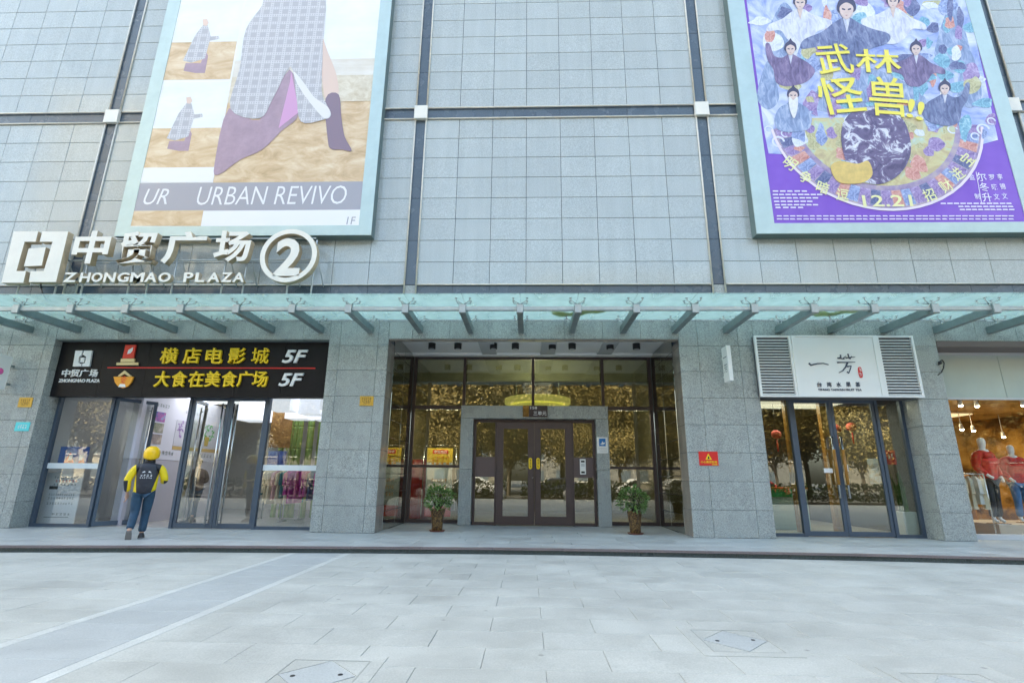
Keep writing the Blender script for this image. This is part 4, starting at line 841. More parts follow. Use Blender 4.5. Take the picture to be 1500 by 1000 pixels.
def blade_sign(x, y0, y1, z0, z1, label, chars, ink, side, th=0.09):
    t = thing('blade_sign', (x, 0, z0), label, 'sign')
    obj('light_box', MB().box(x-th/2, x+th/2, y0, y1, z0, z1), 'white', t)
    for z in (z0+0.18*(z1-z0), z0+0.72*(z1-z0)): obj('bracket', MB().box(x-0.02, x+0.02, y1, -0.001, z-0.025, z+0.025), 'white' if side < 0 else 'steel', t)
    xf = x+side*(th/2+0.002)
    n = len(chars); h = (z1-z0)*0.62/max(1, n)
    for i, ch in enumerate(chars):
        me = letter('letter', ch, (y0+y1)/2-0.11, (y0+y1)/2+0.11, z1-0.15-h*i-h*0.8, z1-0.15-h*i, xf, 0, ink, t, -0.004, face='x', keep=True)
        if side < 0 and me: me.rotation_euler = (0, 0, math.pi)
    if not chars: obj('pink_mark', MB().ball((xf, (y0+y1)/2, (z0+z1)/2), 0.004, 0.08, 0.08, 12, 8), ink, t)
    return t
blade_sign(4.62, -0.42, -0.10, 3.52, 4.34, 'small white blade sign with two brushed characters on the pier by the red warning plate', '一芳', INK, -1)
blade_sign(-12.74, -0.55, -0.12, 3.28, 4.10, 'white blade sign on the outer pier past the mall doors', '', plain('pink ink', (0.7, 0.1, 0.35), 0.4), 1)

def plate(name, q, Y, mat, label, cat, th=0.012, group=None):
    x0, x1, z0, z1 = pxbox(*q, Y-th)
    return thing(name, ((x0+x1)/2, Y, z0), label, cat, group), x0, x1, z0, z1
for q, lb in (((27, 582, 47, 596), 'brass plaque on the outer pier above the turquoise plate'), ((527, 580, 547, 594), 'brass plaque on the pier between the mall sign and the lobby recess')):
    t, x0, x1, z0, z1 = plate('brass_plaque', q, 0, 'brass', lb, 'plaque', group='brass plaques')
    obj('plaque_plate', MB().box(x0, x1, -0.015, -0.001, z0, z1), 'brass', t)
    marks('engraving', 5, x0+0.05, x1-0.05, z1-0.13, z1-0.04, -0.017, 'brasstext', t)
    marks('engraving', 6, x0+0.08, x1-0.08, z0+0.04, z0+0.10, -0.017, 'brasstext', t, seed=2)
t, x0, x1, z0, z1 = plate('street_number_plate', (22, 618, 43, 631), 0, 'white', 'small turquoise number plate on the outer pier', 'plate')
obj('number_plate', MB().box(x0, x1, -0.012, -0.001, z0, z1), plain('turquoise enamel', (0.10, 0.62, 0.66), 0.35), t)
marks('lettering', 4, x0+0.06, x1-0.06, z0+0.06, z1-0.06, -0.014, 'white', t)
t, x0, x1, z0, z1 = plate('warning_sign', (1024, 661, 1052, 681.5), 0, 'red', 'red warning plate with a yellow triangle on the granite pier', 'sign')
obj('warning_plate', MB().box(x0, x1, -0.010, -0.001, z0, z1), 'red', t)
w, h = x1-x0, z1-z0; c = (x0+x1)/2
obj('warning_triangle', MB().prism([(c-0.17*w, z0+0.42*h), (c+0.17*w, z0+0.42*h), (c, z0+0.86*h)], -0.013, -0.0105), 'yellow', t)
obj('triangle_mark', MB().prism([(c-0.05*w, z0+0.47*h), (c+0.05*w, z0+0.47*h), (c+0.02*w, z0+0.66*h), (c-0.02*w, z0+0.66*h)], -0.015, -0.0132), 'black', t)
letter('lettering', '小心高空坠物', x0+0.07*w, x1-0.07*w, z0+0.17*h, z0+0.34*h, -0.0125, 0, 'yellow', t, 0.02)
obj('lettering_bar', MB().box(c+0.15*w, x1-0.06*w, -0.012, -0.0105, z0+0.05*h, z0+0.10*h), 'yellow', t)
t, x0, x1, z0, z1 = plate('notice_plate', (874.5, 640, 890.5, 663.5), YP, 'white', 'white plate with a blue square picture on the granite portal leg', 'sign')
obj('plate_board', MB().box(x0, x1, YP-0.012, YP-0.001, z0, z1), 'white', t)
w, h = x1-x0, z1-z0
obj('blue_square', MB().box(x0+0.2*w, x1-0.2*w, YP-0.015, YP-0.0125, z0+0.44*h, z0+0.92*h), plain('sign blue', (0.01, 0.16, 0.45), 0.4), t)
obj('hand_picture', MB().prism([(x0+0.28*w, z0+0.56*h), (x0+0.5*w, z0+0.52*h), (x0+0.72*w, z0+0.58*h), (x0+0.72*w, z0+0.68*h), (x0+0.56*w, z0+0.66*h), (x0+0.5*w, z0+0.76*h), (x0+0.46*w, z0+0.64*h)], YP-0.017, YP-0.0152), 'white', t)
marks('lettering', 7, x0+0.12*w, x1-0.12*w, z0+0.24*h, z0+0.34*h, YP-0.0135, 'rail', t); marks('lettering', 6, x0+0.2*w, x1-0.12*w, z0+0.1*h, z0+0.19*h, YP-0.0135, 'rail', t, seed=3)
t, x0, x1, z0, z1 = plate('unit_sign', (766, 594, 802, 610.5), YP, 'bronze', 'dark brown unit number sign with a gold end block over the lobby doors', 'sign')
xm = x0+(x1-x0)*0.25
obj('gold_block', MB().box(x0, xm-0.002, YP-0.05, YP-0.001, z0, z1), plain('polished gold', (0.80, 0.62, 0.42), 0.12, 1.0), t)
obj('sign_board', MB().box(xm, x1, YP-0.05, YP-0.001, z0, z1), plain('dark brown board', (0.045, 0.028, 0.03), 0.4), t)
letter('lettering', '158', xm+0.04, xm+0.22, z1-0.10, z1-0.03, YP-0.052, 0, SW, t, 0.01); letter('lettering', '三单元', xm+0.12, x1-0.03, z0+0.04, z0+0.16, YP-0.052, 0, SW, t, 0.008)
t, x0, x1, z0, z1 = plate('intercom', (849.5, 672, 858, 694.5), YD-0.03, 'white', 'white door intercom panel beside the brown lobby doors', 'intercom')
obj('intercom_case', MB().box(x0, x1, YD-0.06, YD-0.031, z0, z1), 'white', t)
h = z1-z0
for k, (u, v) in enumerate(((0.78, 0.9), (0.52, 0.7), (0.08, 0.2))): obj('intercom_key_field', MB().box(x0+0.03, x1-0.03, YD-0.063, YD-0.0605, z0+u*h, z0+v*h), 'black' if k != 1 else 'greyceil', t)
obj('cable_hook', MB().path([Vector((W(px, py, -0.05).x, -0.05+0.03*(i == 0), W(px, py, -0.05).z)) for i, (px, py) in enumerate(((1376,534),(1377,529),(1380,527),(1383,531),(1382,539),(1379,545),(1374,549)))], 0.013, 6).ball(W(1377, 531, -0.05), 0.04, 0.05, 0.04, 8, 6), 'rubber', None, 'black curled cable end sticking out of the pier by the clothing shop', 'cable')

# ------------------------------------------------------------------ potted bushes
def bush(x, y, label, seed):
    rd = random.Random(seed)
    t = thing('potted_bush', (x, y, P), label, 'potted plant', 'potted bushes flanking the lobby doors')
    z = P+0.002
    obj('saucer', MB().lathe([(0.19, z), (0.23, z+0.035), (0.215, z+0.035), (0.19, z+0.018)], (x, y, 0), 24), 'saucer', t)
    obj('pot', MB().lathe([(0.135, z+0.02), (0.15, z+0.03), (0.155, z+0.2), (0.185, z+0.45), (0.215, z+0.56), (0.225, z+0.57), (0.205, z+0.575), (0.19, z+0.53)], (x, y, 0), 24), 'pot', t)
    obj('soil', MB().lathe([(0.188, z+0.50), (0.188, z+0.53)], (x, y, 0), 18), 'soil', t)
    st = MB(); lf = MB(); c = Vector((x, y, z+0.83))
    for i in range(26):
        a = rd.uniform(0, 6.28); el = rd.uniform(-0.35, 1.5); d = Vector((math.cos(a)*math.cos(el), math.sin(a)*math.cos(el), math.sin(el)))
        tip = c+Vector((d.x*0.36, d.y*0.36, d.z*0.30)); base = Vector((x+rd.uniform(-.05, .05), y+rd.uniform(-.05, .05), z+0.53)); mid = (base+tip)/2+Vector((0, 0, 0.07))
        st.tube(base, mid, 0.009, 5).tube(mid, tip, 0.007, 5, 0.003)
    for i in range(1100):
        a = rd.uniform(0, 6.28); el = math.asin(rd.uniform(-0.75, 1)); r = rd.uniform(0.45, 1)**0.5*(1+0.13*math.sin(3*a+seed)+0.1*math.sin(5*el+a))
        p = c+Vector((math.cos(a)*math.cos(el)*0.40*r, math.sin(a)*math.cos(el)*0.40*r, math.sin(el)*0.33*r))
        out = (p-c).normalized(); dr = (out+Vector((rd.uniform(-.7, .7), rd.uniform(-.7, .7), rd.uniform(-.9, .5)))).normalized()
        sd_ = dr.cross(Vector((rd.uniform(-1, 1), rd.uniform(-1, 1), 1))).normalized()*0.018; L = rd.uniform(0.06, 0.11)
        lf.add([p, p+dr*L*0.5+sd_, p+dr*L, p+dr*L*0.5-sd_], [(0, 1, 2, 3)])
    obj('stem', st, 'soil', t); obj('foliage', lf, 'leaf', t, kind='stuff'); t.scale = (0.84, 0.84, 0.88)
a = G(640, 778, P); b = G(931, 782, P)
bush(a.x, a.y, 'bushy potted plant in a mottled brown pot before the red banner window', 1)
bush(b.x, b.y, 'bushy potted plant in a mottled brown pot by the portal leg with the blue notice', 5)

# ------------------------------------------------------------------ people
def skinned(name, joints, edges, mat, parent, sub=2):
    me = bpy.data.meshes.new(name); me.from_pydata([j[:3] for j in joints], edges, []); ob = bpy.data.objects.new(name, me); COL.objects.link(ob)
    md = ob.modifiers.new('skin', 'SKIN'); md.use_smooth_shade = True
    for i, j in enumerate(joints):
        s = me.skin_vertices[0].data[i]; s.radius = (j[3], j[4] if len(j) > 4 else j[3]); s.use_root = (i == 0)
    sb = ob.modifiers.new('sub', 'SUBSURF'); sb.levels = sub; sb.render_levels = sub
    dg = bpy.context.evaluated_depsgraph_get(); dg.update()
    m2 = bpy.data.meshes.new_from_object(ob.evaluated_get(dg)); m2.name = name; m2.materials.clear(); m2.materials.append(M[mat] if isinstance(mat, str) else mat)
    bpy.data.objects.remove(ob); bpy.data.meshes.remove(me)
    for p in m2.polygons: p.use_smooth = True
    o = bpy.data.objects.new(name, m2); COL.objects.link(o); o.parent = parent
    return o
def local(name, mb, mat, parent):
    me = bpy.data.meshes.new(name); me.from_pydata([tuple(v) for v in mb.v], [], mb.f); me.update()
    for p, s in zip(me.polygons, mb.sm): p.use_smooth = s
    me.materials.append(M[mat] if isinstance(mat, str) else mat)
    o = bpy.data.objects.new(name, me); COL.objects.link(o); o.parent = parent; return o
def jacket_mat():
    m, t, b = new_mat('black and yellow rider jacket'); n = t.nodes
    tc = n.new('ShaderNodeTexCoord'); sp = n.new('ShaderNodeSeparateXYZ'); t.links.new(tc.outputs['Object'], sp.inputs[0])
    def mth(op, a, bb):
        k = n.new('ShaderNodeMath'); k.operation = op
        for i, v in enumerate((a, bb)):
            if isinstance(v, (int, float)): k.inputs[i].default_value = v
            else: t.links.new(v, k.inputs[i])
        return k.outputs[0]
    ax = mth('ABSOLUTE', mth('SUBTRACT', sp.outputs[0], 0.0), 0)
    edge = mth('ADD', 0.155, mth('MULTIPLY', mth('SUBTRACT', 1.15, sp.outputs[2]), -0.16))       # the black back panel narrows to the waist
    body = mth('LESS_THAN', ax, edge)
    arm = mth('MULTIPLY', mth('GREATER_THAN', ax, 0.275), mth('LESS_THAN', sp.outputs[2], 1.13))  # black forearm patches
    arm = mth('MULTIPLY', arm, mth('GREATER_THAN', sp.outputs[2], 0.90))
    blk = mth('MAXIMUM', body, arm)
    mx = n.new('ShaderNodeMix'); mx.data_type = 'RGBA'; t.links.new(blk, mx.inputs[0]); mx.inputs[6].default_value = (0.80, 0.60, 0.01, 1); mx.inputs[7].default_value = (0.018, 0.02, 0.03, 1)
    t.links.new(mx.outputs[2], b.inputs['Base Color']); b.inputs['Roughness'].default_value = 0.55
    nz = n.new('ShaderNodeTexNoise'); nz.inputs['Scale'].default_value = 14; bp = n.new('ShaderNodeBump'); bp.inputs['Strength'].default_value = 0.5; bp.inputs['Distance'].default_value = 0.02
    t.links.new(tc.outputs['Object'], nz.inputs['Vector']); t.links.new(nz.outputs[0], bp.inputs['Height']); t.links.new(bp.outputs[0], b.inputs['Normal'])
    return m
M['skin'] = plain('skin', (0.52, 0.32, 0.23), 0.5)
M['jeans'] = plain('dark teal trousers', (0.02, 0.06, 0.11), 0.75, amt=0.3, nscale=9, bump=0.3)
def person(name, loc, rotz, label, jacket, trousers, head, scale=1.0, stride=0.16, helmet=None, hair=None):
    """figure facing +y before turning, in mid-step: left foot back on its toes, right foot flat ahead"""
    t = thing(name, loc, label, 'person'); t.rotation_euler = (R(0), 0, rotz); t.scale = (scale,)*3
    hip, kn = 0.90, 0.49
    lk, lf_ = (-0.085, 0.0, kn+0.01), (-0.095, -0.20, 0.15); rk, rf = (0.075, 0.09, kn), (0.07, 0.05, 0.075)
    sh = 1.40
    J = [(0,0.0,0.95,.12,.10),(0,0.02,1.12,.12,.09),(0,0.04,1.28,.14,.095),(0,0.06,1.42,.09,.07),(0,0.08,1.50,.052,.052),(0,0.10,1.58,.07,.08),(0,0.105,1.66,.075,.09),(0,0.10,1.735,.05,.06),
         (-0.10,0,hip,.085),(*lk,.058),(*lf_,.038),(0.10,0,hip,.085),(*rk,.058),(*rf,.038),
         (-0.19,0.05,sh,.055),(-0.285,0.02,1.14,.042),(-0.27,0.08,0.90,.028),(-0.265,0.12,0.81,.026),(0.19,0.05,sh,.055),(0.28,0.04,1.15,.042),(0.24,0.26,1.10,.030),(0.22,0.34,1.11,.026)]
    E = [(0,1),(1,2),(2,3),(3,4),(4,5),(5,6),(6,7),(0,8),(8,9),(9,10),(0,11),(11,12),(12,13),(3,14),(14,15),(15,16),(16,17),(3,18),(18,19),(19,20),(20,21)]
    skinned('body', J, E, 'skin', t)
    JJ = [(0,0.01,0.80,.18,.135),(0,0.0,0.95,.195,.14),(0,0.02,1.13,.20,.145),(0,0.04,1.30,.205,.135),(0,0.055,1.42,.12,.09),(0,0.075,1.485,.07,.068),
          (-0.20,0.05,1.395,.082),(-0.25,0.035,1.27,.075),(-0.295,0.02,1.13,.068),(-0.28,0.06,1.0,.06),(-0.272,0.085,0.895,.052),(0.20,0.05,1.395,.082),(0.25,0.045,1.27,.075),(0.29,0.04,1.14,.07),(0.265,0.15,1.115,.06),(0.242,0.25,1.10,.05)]
    EE = [(0,1),(1,2),(2,3),(3,4),(4,5),(4,6),(6,7),(7,8),(8,9),(9,10),(4,11),(11,12),(12,13),(13,14),(14,15)]
    skinned('jacket', JJ, EE, jacket, t)
    TT = [(0,0.0,0.96,.145,.115),(-0.095,0,0.86,.108,.105),(-0.092,-0.005,0.68,.095),(*lk,.078),(-0.09,-0.10,0.32,.072),(-0.095,-0.175,0.19,.066),(0.095,0.01,0.86,.108,.105),(0.085,0.05,0.68,.095),(*rk,.078),(0.072,0.075,0.28,.072),(0.07,0.055,0.11,.068)]
    skinned('trousers', TT, [(0,1),(1,2),(2,3),(3,4),(4,5),(0,6),(6,7),(7,8),(8,9),(9,10)], trousers, t)
    shoe = plain('dark shoe', (0.03, 0.03, 0.033), 0.6); sole = plain('grey shoe sole', (0.20, 0.19, 0.18), 0.8)
    def shoe_at(p, pitch, nm):
        outl = [(-0.035,-0.09),(0.035,-0.09),(0.045,0.0),(0.048,0.09),(0.030,0.165),(0.0,0.18),(-0.030,0.165),(-0.045,0.09),(-0.042,0.0)]
        rot = Matrix.Rotation(pitch, 3, 'X')
        up = MB(); n = len(outl)
        lay = [(1.0, 0.018, 0), (1.0, 0.05, 0), (0.86, 0.075, 0), (0.62, 0.105, -0.02)]
        vs = [(x*s, (y-0.02)*(s if k < 2 else s*0.9)+o+0.02*(k < 2), z) for k, (s, z, o) in enumerate(lay) for x, y in outl]
        fs = [(j*n+i, j*n+(i+1)%n, (j+1)*n+(i+1)%n, (j+1)*n+i) for j in range(len(lay)-1) for i in range(n)]+[tuple((len(lay)-1)*n+i for i in range(n))]
        up.add([rot@Vector(v)+Vector(p) for v in vs], fs, True); o = local('shoe', up, shoe, t)
        lo = MB(); lo.add([rot@Vector((x*1.04, y*1.03, z))+Vector(p) for z in (0.0, 0.022) for x, y in outl], [tuple(range(n-1, -1, -1)), tuple(range(n, 2*n))]+[(i, (i+1)%n, n+(i+1)%n, n+i) for i in range(n)])
        so_ = local('sole', lo, sole, o)
    shoe_at((0.07, 0.04, 0.002), 0, 'r'); shoe_at((-0.095, -0.20, 0.075), R(-62), 'l')
    # hands: palm and five fingers each
    for s, base, d in ((-1, Vector((-0.267, 0.11, 0.845)), Vector((0.0, 0.12, -0.99))), (1, Vector((0.23, 0.30, 1.105)), Vector((-0.15, 0.97, 0.1)))):
        d.normalize(); side = d.cross(Vector((1, 0, 0.2))).normalized(); nrm = d.cross(side).normalized()
        V0 = [tuple(base)+(0.028, 0.018), tuple(base+d*0.05)+(0.036, 0.017), tuple(base+d*0.085)+(0.034, 0.015)]; Ed = [(0, 1), (1, 2)]
        for k, (o_, L) in enumerate(((-0.028, 0.062), (-0.010, 0.072), (0.009, 0.068), (0.026, 0.054))):
            a_ = base+d*0.088+side*o_; b_ = a_+d*L*0.5+nrm*0.010; c_ = b_+d*L*0.35+nrm*0.028
            i = len(V0); V0 += [tuple(a_)+(0.0085,), tuple(b_)+(0.008,), tuple(c_)+(0.0065,)]; Ed += [(2, i), (i, i+1), (i+1, i+2)]
        a_ = base+d*0.03-side*0.034; b_ = a_+d*0.03-side*0.018+nrm*0.012; c_ = b_+d*0.028+nrm*0.01; i = len(V0)
        V0 += [tuple(a_)+(0.011,), tuple(b_)+(0.009,), tuple(c_)+(0.007,)]; Ed += [(0, i), (i, i+1), (i+1, i+2)]
        skinned('hand', V0, Ed, 'skin', t, 1)
    # face: brow, nose, mouth, ears
    fc = MB().ball((0, 0.192, 1.635), 0.014, 0.020, 0.022, 8, 6); local('nose', fc, 'skin', t)
    for s in (-1, 1):
        local('eye', MB().ball((s*0.032, 0.178, 1.66), 0.011, 0.008, 0.008, 8, 6), 'white', t); local('ear', MB().ball((s*0.082, 0.10, 1.645), 0.010, 0.02, 0.032, 8, 6), 'skin', t)
    local('mouth', MB().ball((0, 0.178, 1.60), 0.022, 0.006, 0.006, 8, 6), plain('lips', (0.40, 0.14, 0.12), 0.5), t)
    if helmet:
        hm = MB(); n = 22; prof = [(0.0, 0.165), (0.06, 0.157), (0.105, 0.128), (0.137, 0.08), (0.146, 0.02), (0.143, -0.04), (0.132, -0.075), (0.120, -0.075), (0.125, -0.03)]
        hm.add([(r*math.cos(2*math.pi*i/n)*0.92, 0.10+r*math.sin(2*math.pi*i/n)*1.08, 1.675+z-(0.05*max(0, -math.sin(2*math.pi*i/n)) if z < 0 else 0)) for r, z in prof for i in range(n)],
               [(j*n+i, j*n+(i+1)%n, (j+1)*n+(i+1)%n, (j+1)*n+i) for j in range(len(prof)-1) for i in range(n)], True)
        h = local('helmet', hm, helmet, t)
        local('helmet_strap', MB().tube((-0.10, 0.11, 1.61), (-0.03, 0.16, 1.535), 0.008).tube((0.10, 0.11, 1.61), (0.03, 0.16, 1.535), 0.008), 'black', h)
        local('helmet_peak', MB().box(-0.085, 0.085, 0.24, 0.30, 1.685, 1.697), 'black', h)
        cl = MB().lathe([(0.085, 1.47), (0.088, 1.53), (0.078, 1.555)], (0, 0.08, 0), 14); local('collar', cl, 'black', t)
    if hair:
        hr = MB().ball((0, 0.085, 1.69), 0.092, 0.108, 0.085, 16, 10); local('hair', hr, hair, t)
    return t
pf = G(197, 789, P)
rider = person('person', (pf.x-0.02, pf.y+0.05, P), R(30), 'person in yellow helmet and black and yellow jacket walking towards the open mall door', jacket_mat(), 'jeans', None, 0.97, helmet=plain('yellow helmet', (0.86, 0.52, 0.01), 0.3)); rider.scale = (1.07, 1.05, 0.97)
for k_, z0, z1 in ((4, 1.215, 1.255), (6, 1.175, 1.200)):
    l = marks('jacket_lettering', k_, -0.10, 0.10, z0, z1, -0.152, SW, None); l.parent = rider
for s in (-1, 1):
    o = local('jacket_mark', MB().prism([(s*0.02, 1.30), (s*0.075, 1.285), (s*0.06, 1.31), (s*0.035, 1.325)], -0.148, -0.145), SW, rider)

# ------------------------------------------------------------------ inside the mall entrance
BL = glow('lavender lamp', (0.82, 0.84, 1.0), 0.11)
hl = []
for i, (x, y, z0, w, h) in enumerate(((-5.2, 1.6, 3.02, 0.3, 0.4), (-5.95, 2.0, 2.96, 0.3, 0.42), (-6.65, 1.7, 3.02, 0.3, 0.4), (-5.9, 2.9, 2.9, 0.32, 0.5), (-6.8, 3.1, 2.95, 0.32, 0.5), (-8.2, 3.2, 2.9, 0.36, 0.55))):
    t = thing('box_lamp', (x, y, z0), 'white box shaped hanging lamp glowing in the mall window', 'lamp', 'box lamps in the mall')
    obj('lamp_shade', MB().box(x-w, x+w, y-w, y+w, z0, z0+h), BL, t); obj('hanger', MB().tube((x, y, z0+h), (x, y, 3.6), 0.01, 5), 'steel', t)
def room_lamp(name, x, y, z, w, d, energy, col, label):
    t = thing(name, (x, y, z), label, 'ceiling lamp')
    obj('lamp_panel', MB().box(x-w/2, x+w/2, y-d/2, y+d/2, z, z+0.03), glow(name+' panel', col, 0.12), t)
    L = bpy.data.lights.new(name, 'AREA'); L.shape = 'RECTANGLE'; L.size = w; L.size_y = d; L.energy = energy; L.color = col
    o = link(bpy.data.objects.new('lamp_light', L), t, Vector((x, y, z-0.02))); return t
room_lamp('ceiling_lamp', -8.6, 3.2, 3.55, 4.5, 2.0, 9, (0.92, 0.94, 1.0), 'flat white ceiling lamp inside the mall entrance')
WALLP = plain('lilac white wall panel', (0.72, 0.70, 0.80), 0.5)
ad = thing('advert_wall', (-10.05, 2.8, P), 'white advert wall with small pictures seen through the open mall door', 'advert wall')
obj('lower_wall', MB().box(-10.30, -10.06, 1.0, 5.2, P, 1.72), plain('grey lilac plinth', (0.50, 0.48, 0.55), 0.6), ad); obj('panel', MB().box(-10.30, -10.05, 1.0, 5.2, 1.725, 3.5), plain('white advert panel', (0.70, 0.69, 0.80), 0.4), ad)
def onwall(name, y0, y1, z0, z1, mat): return obj(name, MB().box(-10.046, -10.04, y0, y1, z0, z1), mat, ad)
PIC = [ramp_mat('small picture %d' % i, st, (1, 1, 1), 5, 4, 0.5) for i, st in enumerate(([(0.35, (0.05, 0.12, 0.4)), (0.55, (0.5, 0.12, 0.4)), (0.7, (0.1, 0.5, 0.7))], [(0.35, (0.15, 0.2, 0.12)), (0.6, (0.45, 0.4, 0.35)), (0.75, (0.7, 0.7, 0.75))], [(0.35, (0.2, 0.18, 0.22)), (0.6, (0.5, 0.4, 0.35)), (0.75, (0.75, 0.75, 0.8))]))]
for k, z in enumerate((2.72, 2.42, 2.12)): onwall('picture', 1.35, 1.9, z, z+0.26, PIC[k])
onwall('plant_picture', 2.4, 4.6, 2.12, 2.85, plain('lilac picture ground', (0.58, 0.57, 0.66), 0.5))
onwall('picture_shelf', 2.4, 4.6, 2.02, 2.115, plain('ochre shelf print', (0.55, 0.38, 0.16), 0.5))
rb0 = random.Random(21)
for y, c, k in ((2.8, (0.35, 0.22, 0.5), 0), (3.9, (0.05, 0.42, 0.08), 1)):
    pp = MB()
    for q in range(60):
        a = rb0.uniform(0, 6.28); rr = rb0.uniform(0.05, 1)**0.5; cy, cz = y+0.36*rr*math.cos(a), 2.60+0.25*rr*math.sin(a); d = rb0.uniform(0, 3.14); l, w = rb0.uniform(.04, .08), 0.02
        ux, uz = math.cos(d)*l, math.sin(d)*l; pp.add([(-10.038+q*2e-5, cy-ux, cz-uz), (-10.038+q*2e-5, cy+uz*w/l, cz-ux*w/l), (-10.038+q*2e-5, cy+ux, cz+uz), (-10.038+q*2e-5, cy-uz*w/l, cz+ux*w/l)], [(0, 1, 2, 3)])
    obj('plant_print', pp, plain('plant print %d' % k, c, 0.5, amt=0.5, nscale=9), ad)
    obj('vase_print', MB().add([(-10.0355, y-0.09, 2.2), (-10.0355, y+0.09, 2.2), (-10.0355, y+0.12, 2.48), (-10.0355, y-0.12, 2.48)], [(0, 1, 2, 3)]), plain('vase print %d' % k, (0.5, 0.36, 0.1) if k else (0.6, 0.6, 0.68), 0.5), ad)
def wall_text(n, y0, y1, z0, z1): return marks('lettering', n, y0, y1, z0, z1, -10.036, 'steel', ad, 'x', n)
wall_text(5, 1.5, 2.0, 3.12, 3.2); wall_text(7, 2.7, 3.4, 3.08, 3.14); wall_text(4, 2.0, 2.5, 1.86, 1.96); wall_text(6, 3.4, 4.3, 1.86, 1.96)
nb = thing('notice_board', (-10.9, 0.85, P), 'tall white notice board with printed lines behind the outer mall pane', 'notice board')
x0, x1, zb, zt = gx(52, 770, 0.85), gx(106, 770, 0.85), P, W(90, 692, 0.85).z
obj('board', MB().box(x0, x1, 0.85, 0.88, zb+0.02, zt), plain('notice white', (0.85, 0.86, 0.9), 0.5), nb); obj('foot', MB().box(x0+0.05, x1-0.05, 0.78, 0.98, zb+0.006, zb+0.02), 'steel', nb)
for i, (u, v, n_, mt) in enumerate(((0.93, 0.2, 9, 'steel'), (0.86, 0.25, 7, REDL), (0.79, 0.2, 7, 'steel'), (0.60, 0.15, 12, 'steel'), (0.53, 0.15, 10, 'steel'), (0.43, 0.15, 10, 'steel'), (0.23, 0.35, 5, 'steel'))):
    z = zb+u*(zt-zb); marks('lettering', n_, x0+v*(x1-x0), x1-0.12*(x1-x0), z-0.05, z, 0.848, mt, nb, seed=i)
obj('notice_rule', MB().box(x0+0.15, x1-0.15, 0.846, 0.849, zb+0.18, zb+0.195), 'steel', nb); obj('notice_tag', MB().box(x0+0.12, x0+0.34, 0.846, 0.849, zb+0.68*(zt-zb), zb+0.74*(zt-zb)), 'black', nb)
pb = thing('promo_poster', (-10.6, 0.70, 1.6), 'blue poster with red diamonds hung behind the outer mall pane', 'poster')
q0, q1, w0, w1 = pxbox(86, 654, 129, 684, 0.66)
obj('poster_sheet', MB().box(q0, q1, 0.66, 0.665, w0, w1), plain('poster blue', (0.02, 0.10, 0.36), 0.4), pb)
for k, (c_, s_) in enumerate(((0.38, 0.36), (0.82, 0.26))):
    x = q0+c_*(q1-q0); obj('red_diamond', MB().prism([(x-s_*(q1-q0)*0.7, w0), (x+s_*(q1-q0)*0.7, w0), (x, w0+(w1-w0)*s_*2)], 0.656-0.002*k, 0.659-0.002*k), plain('poster red %d' % k, (0.72, 0.06, 0.04), 0.4), pb)
for c_ in (0.42, 0.78): obj('white_block', MB().box(q0+(c_-0.06)*(q1-q0), q0+(c_+0.06)*(q1-q0), 0.648, 0.651, w0+0.35*(w1-w0), w0+0.6*(w1-w0)), 'white', pb)
# bamboo-like green columns, brown screen, garments
BAM = ramp_mat('green bamboo', [(0.35, (0.10, 0.20, 0.05)), (0.6, (0.26, 0.36, 0.10)), (0.75, (0.42, 0.40, 0.16))], (3, 3, 0.3), 3, 4, 0.5)
rb = random.Random(11)
for i in range(12):
    x = -7.75+i*0.2+rb.uniform(-.06, .06); y = 4.1+rb.uniform(-.2, .2); t = MB()
    for k in range(5): t.lathe([(0.085, P+0.01+k*0.68), (0.078, P+0.06+k*0.68), (0.078, P+0.62+k*0.68), (0.085, P+0.685+k*0.68)], (x, y, 0), 10)
    obj('bamboo_pole', t, BAM, None, 'tall green bamboo pole standing behind the garments in the mall', 'bamboo pole', 'bamboo poles in the mall')
sc_ = thing('brown_screen', (-7.6, 3.5, P), 'brown hanging screen with blue poster below inside the mall window', 'screen')
obj('screen_panel', MB().box(-7.85, -7.2, 3.48, 3.52, 2.15, 3.4), ramp_mat('brown mottled screen', [(0.35, (0.14, 0.06, 0.015)), (0.7, (0.34, 0.17, 0.05))], (1, 1, 1), 9, 5), sc_); obj('screen_post', MB().tube((-7.8, 3.53, P+0.01), (-7.8, 3.53, 3.4), 0.02).tube((-7.25, 3.53, P+0.01), (-7.25, 3.53, 3.4), 0.02), 'steel', sc_)
obj('blue_poster', MB().box(-7.8, -7.25, 3.45, 3.47, 1.45, 2.05), ramp_mat('blue picture', [(0.35, (0.02, 0.05, 0.25)), (0.7, (0.15, 0.25, 0.55))], (1, 1, 1), 6, 4), sc_)
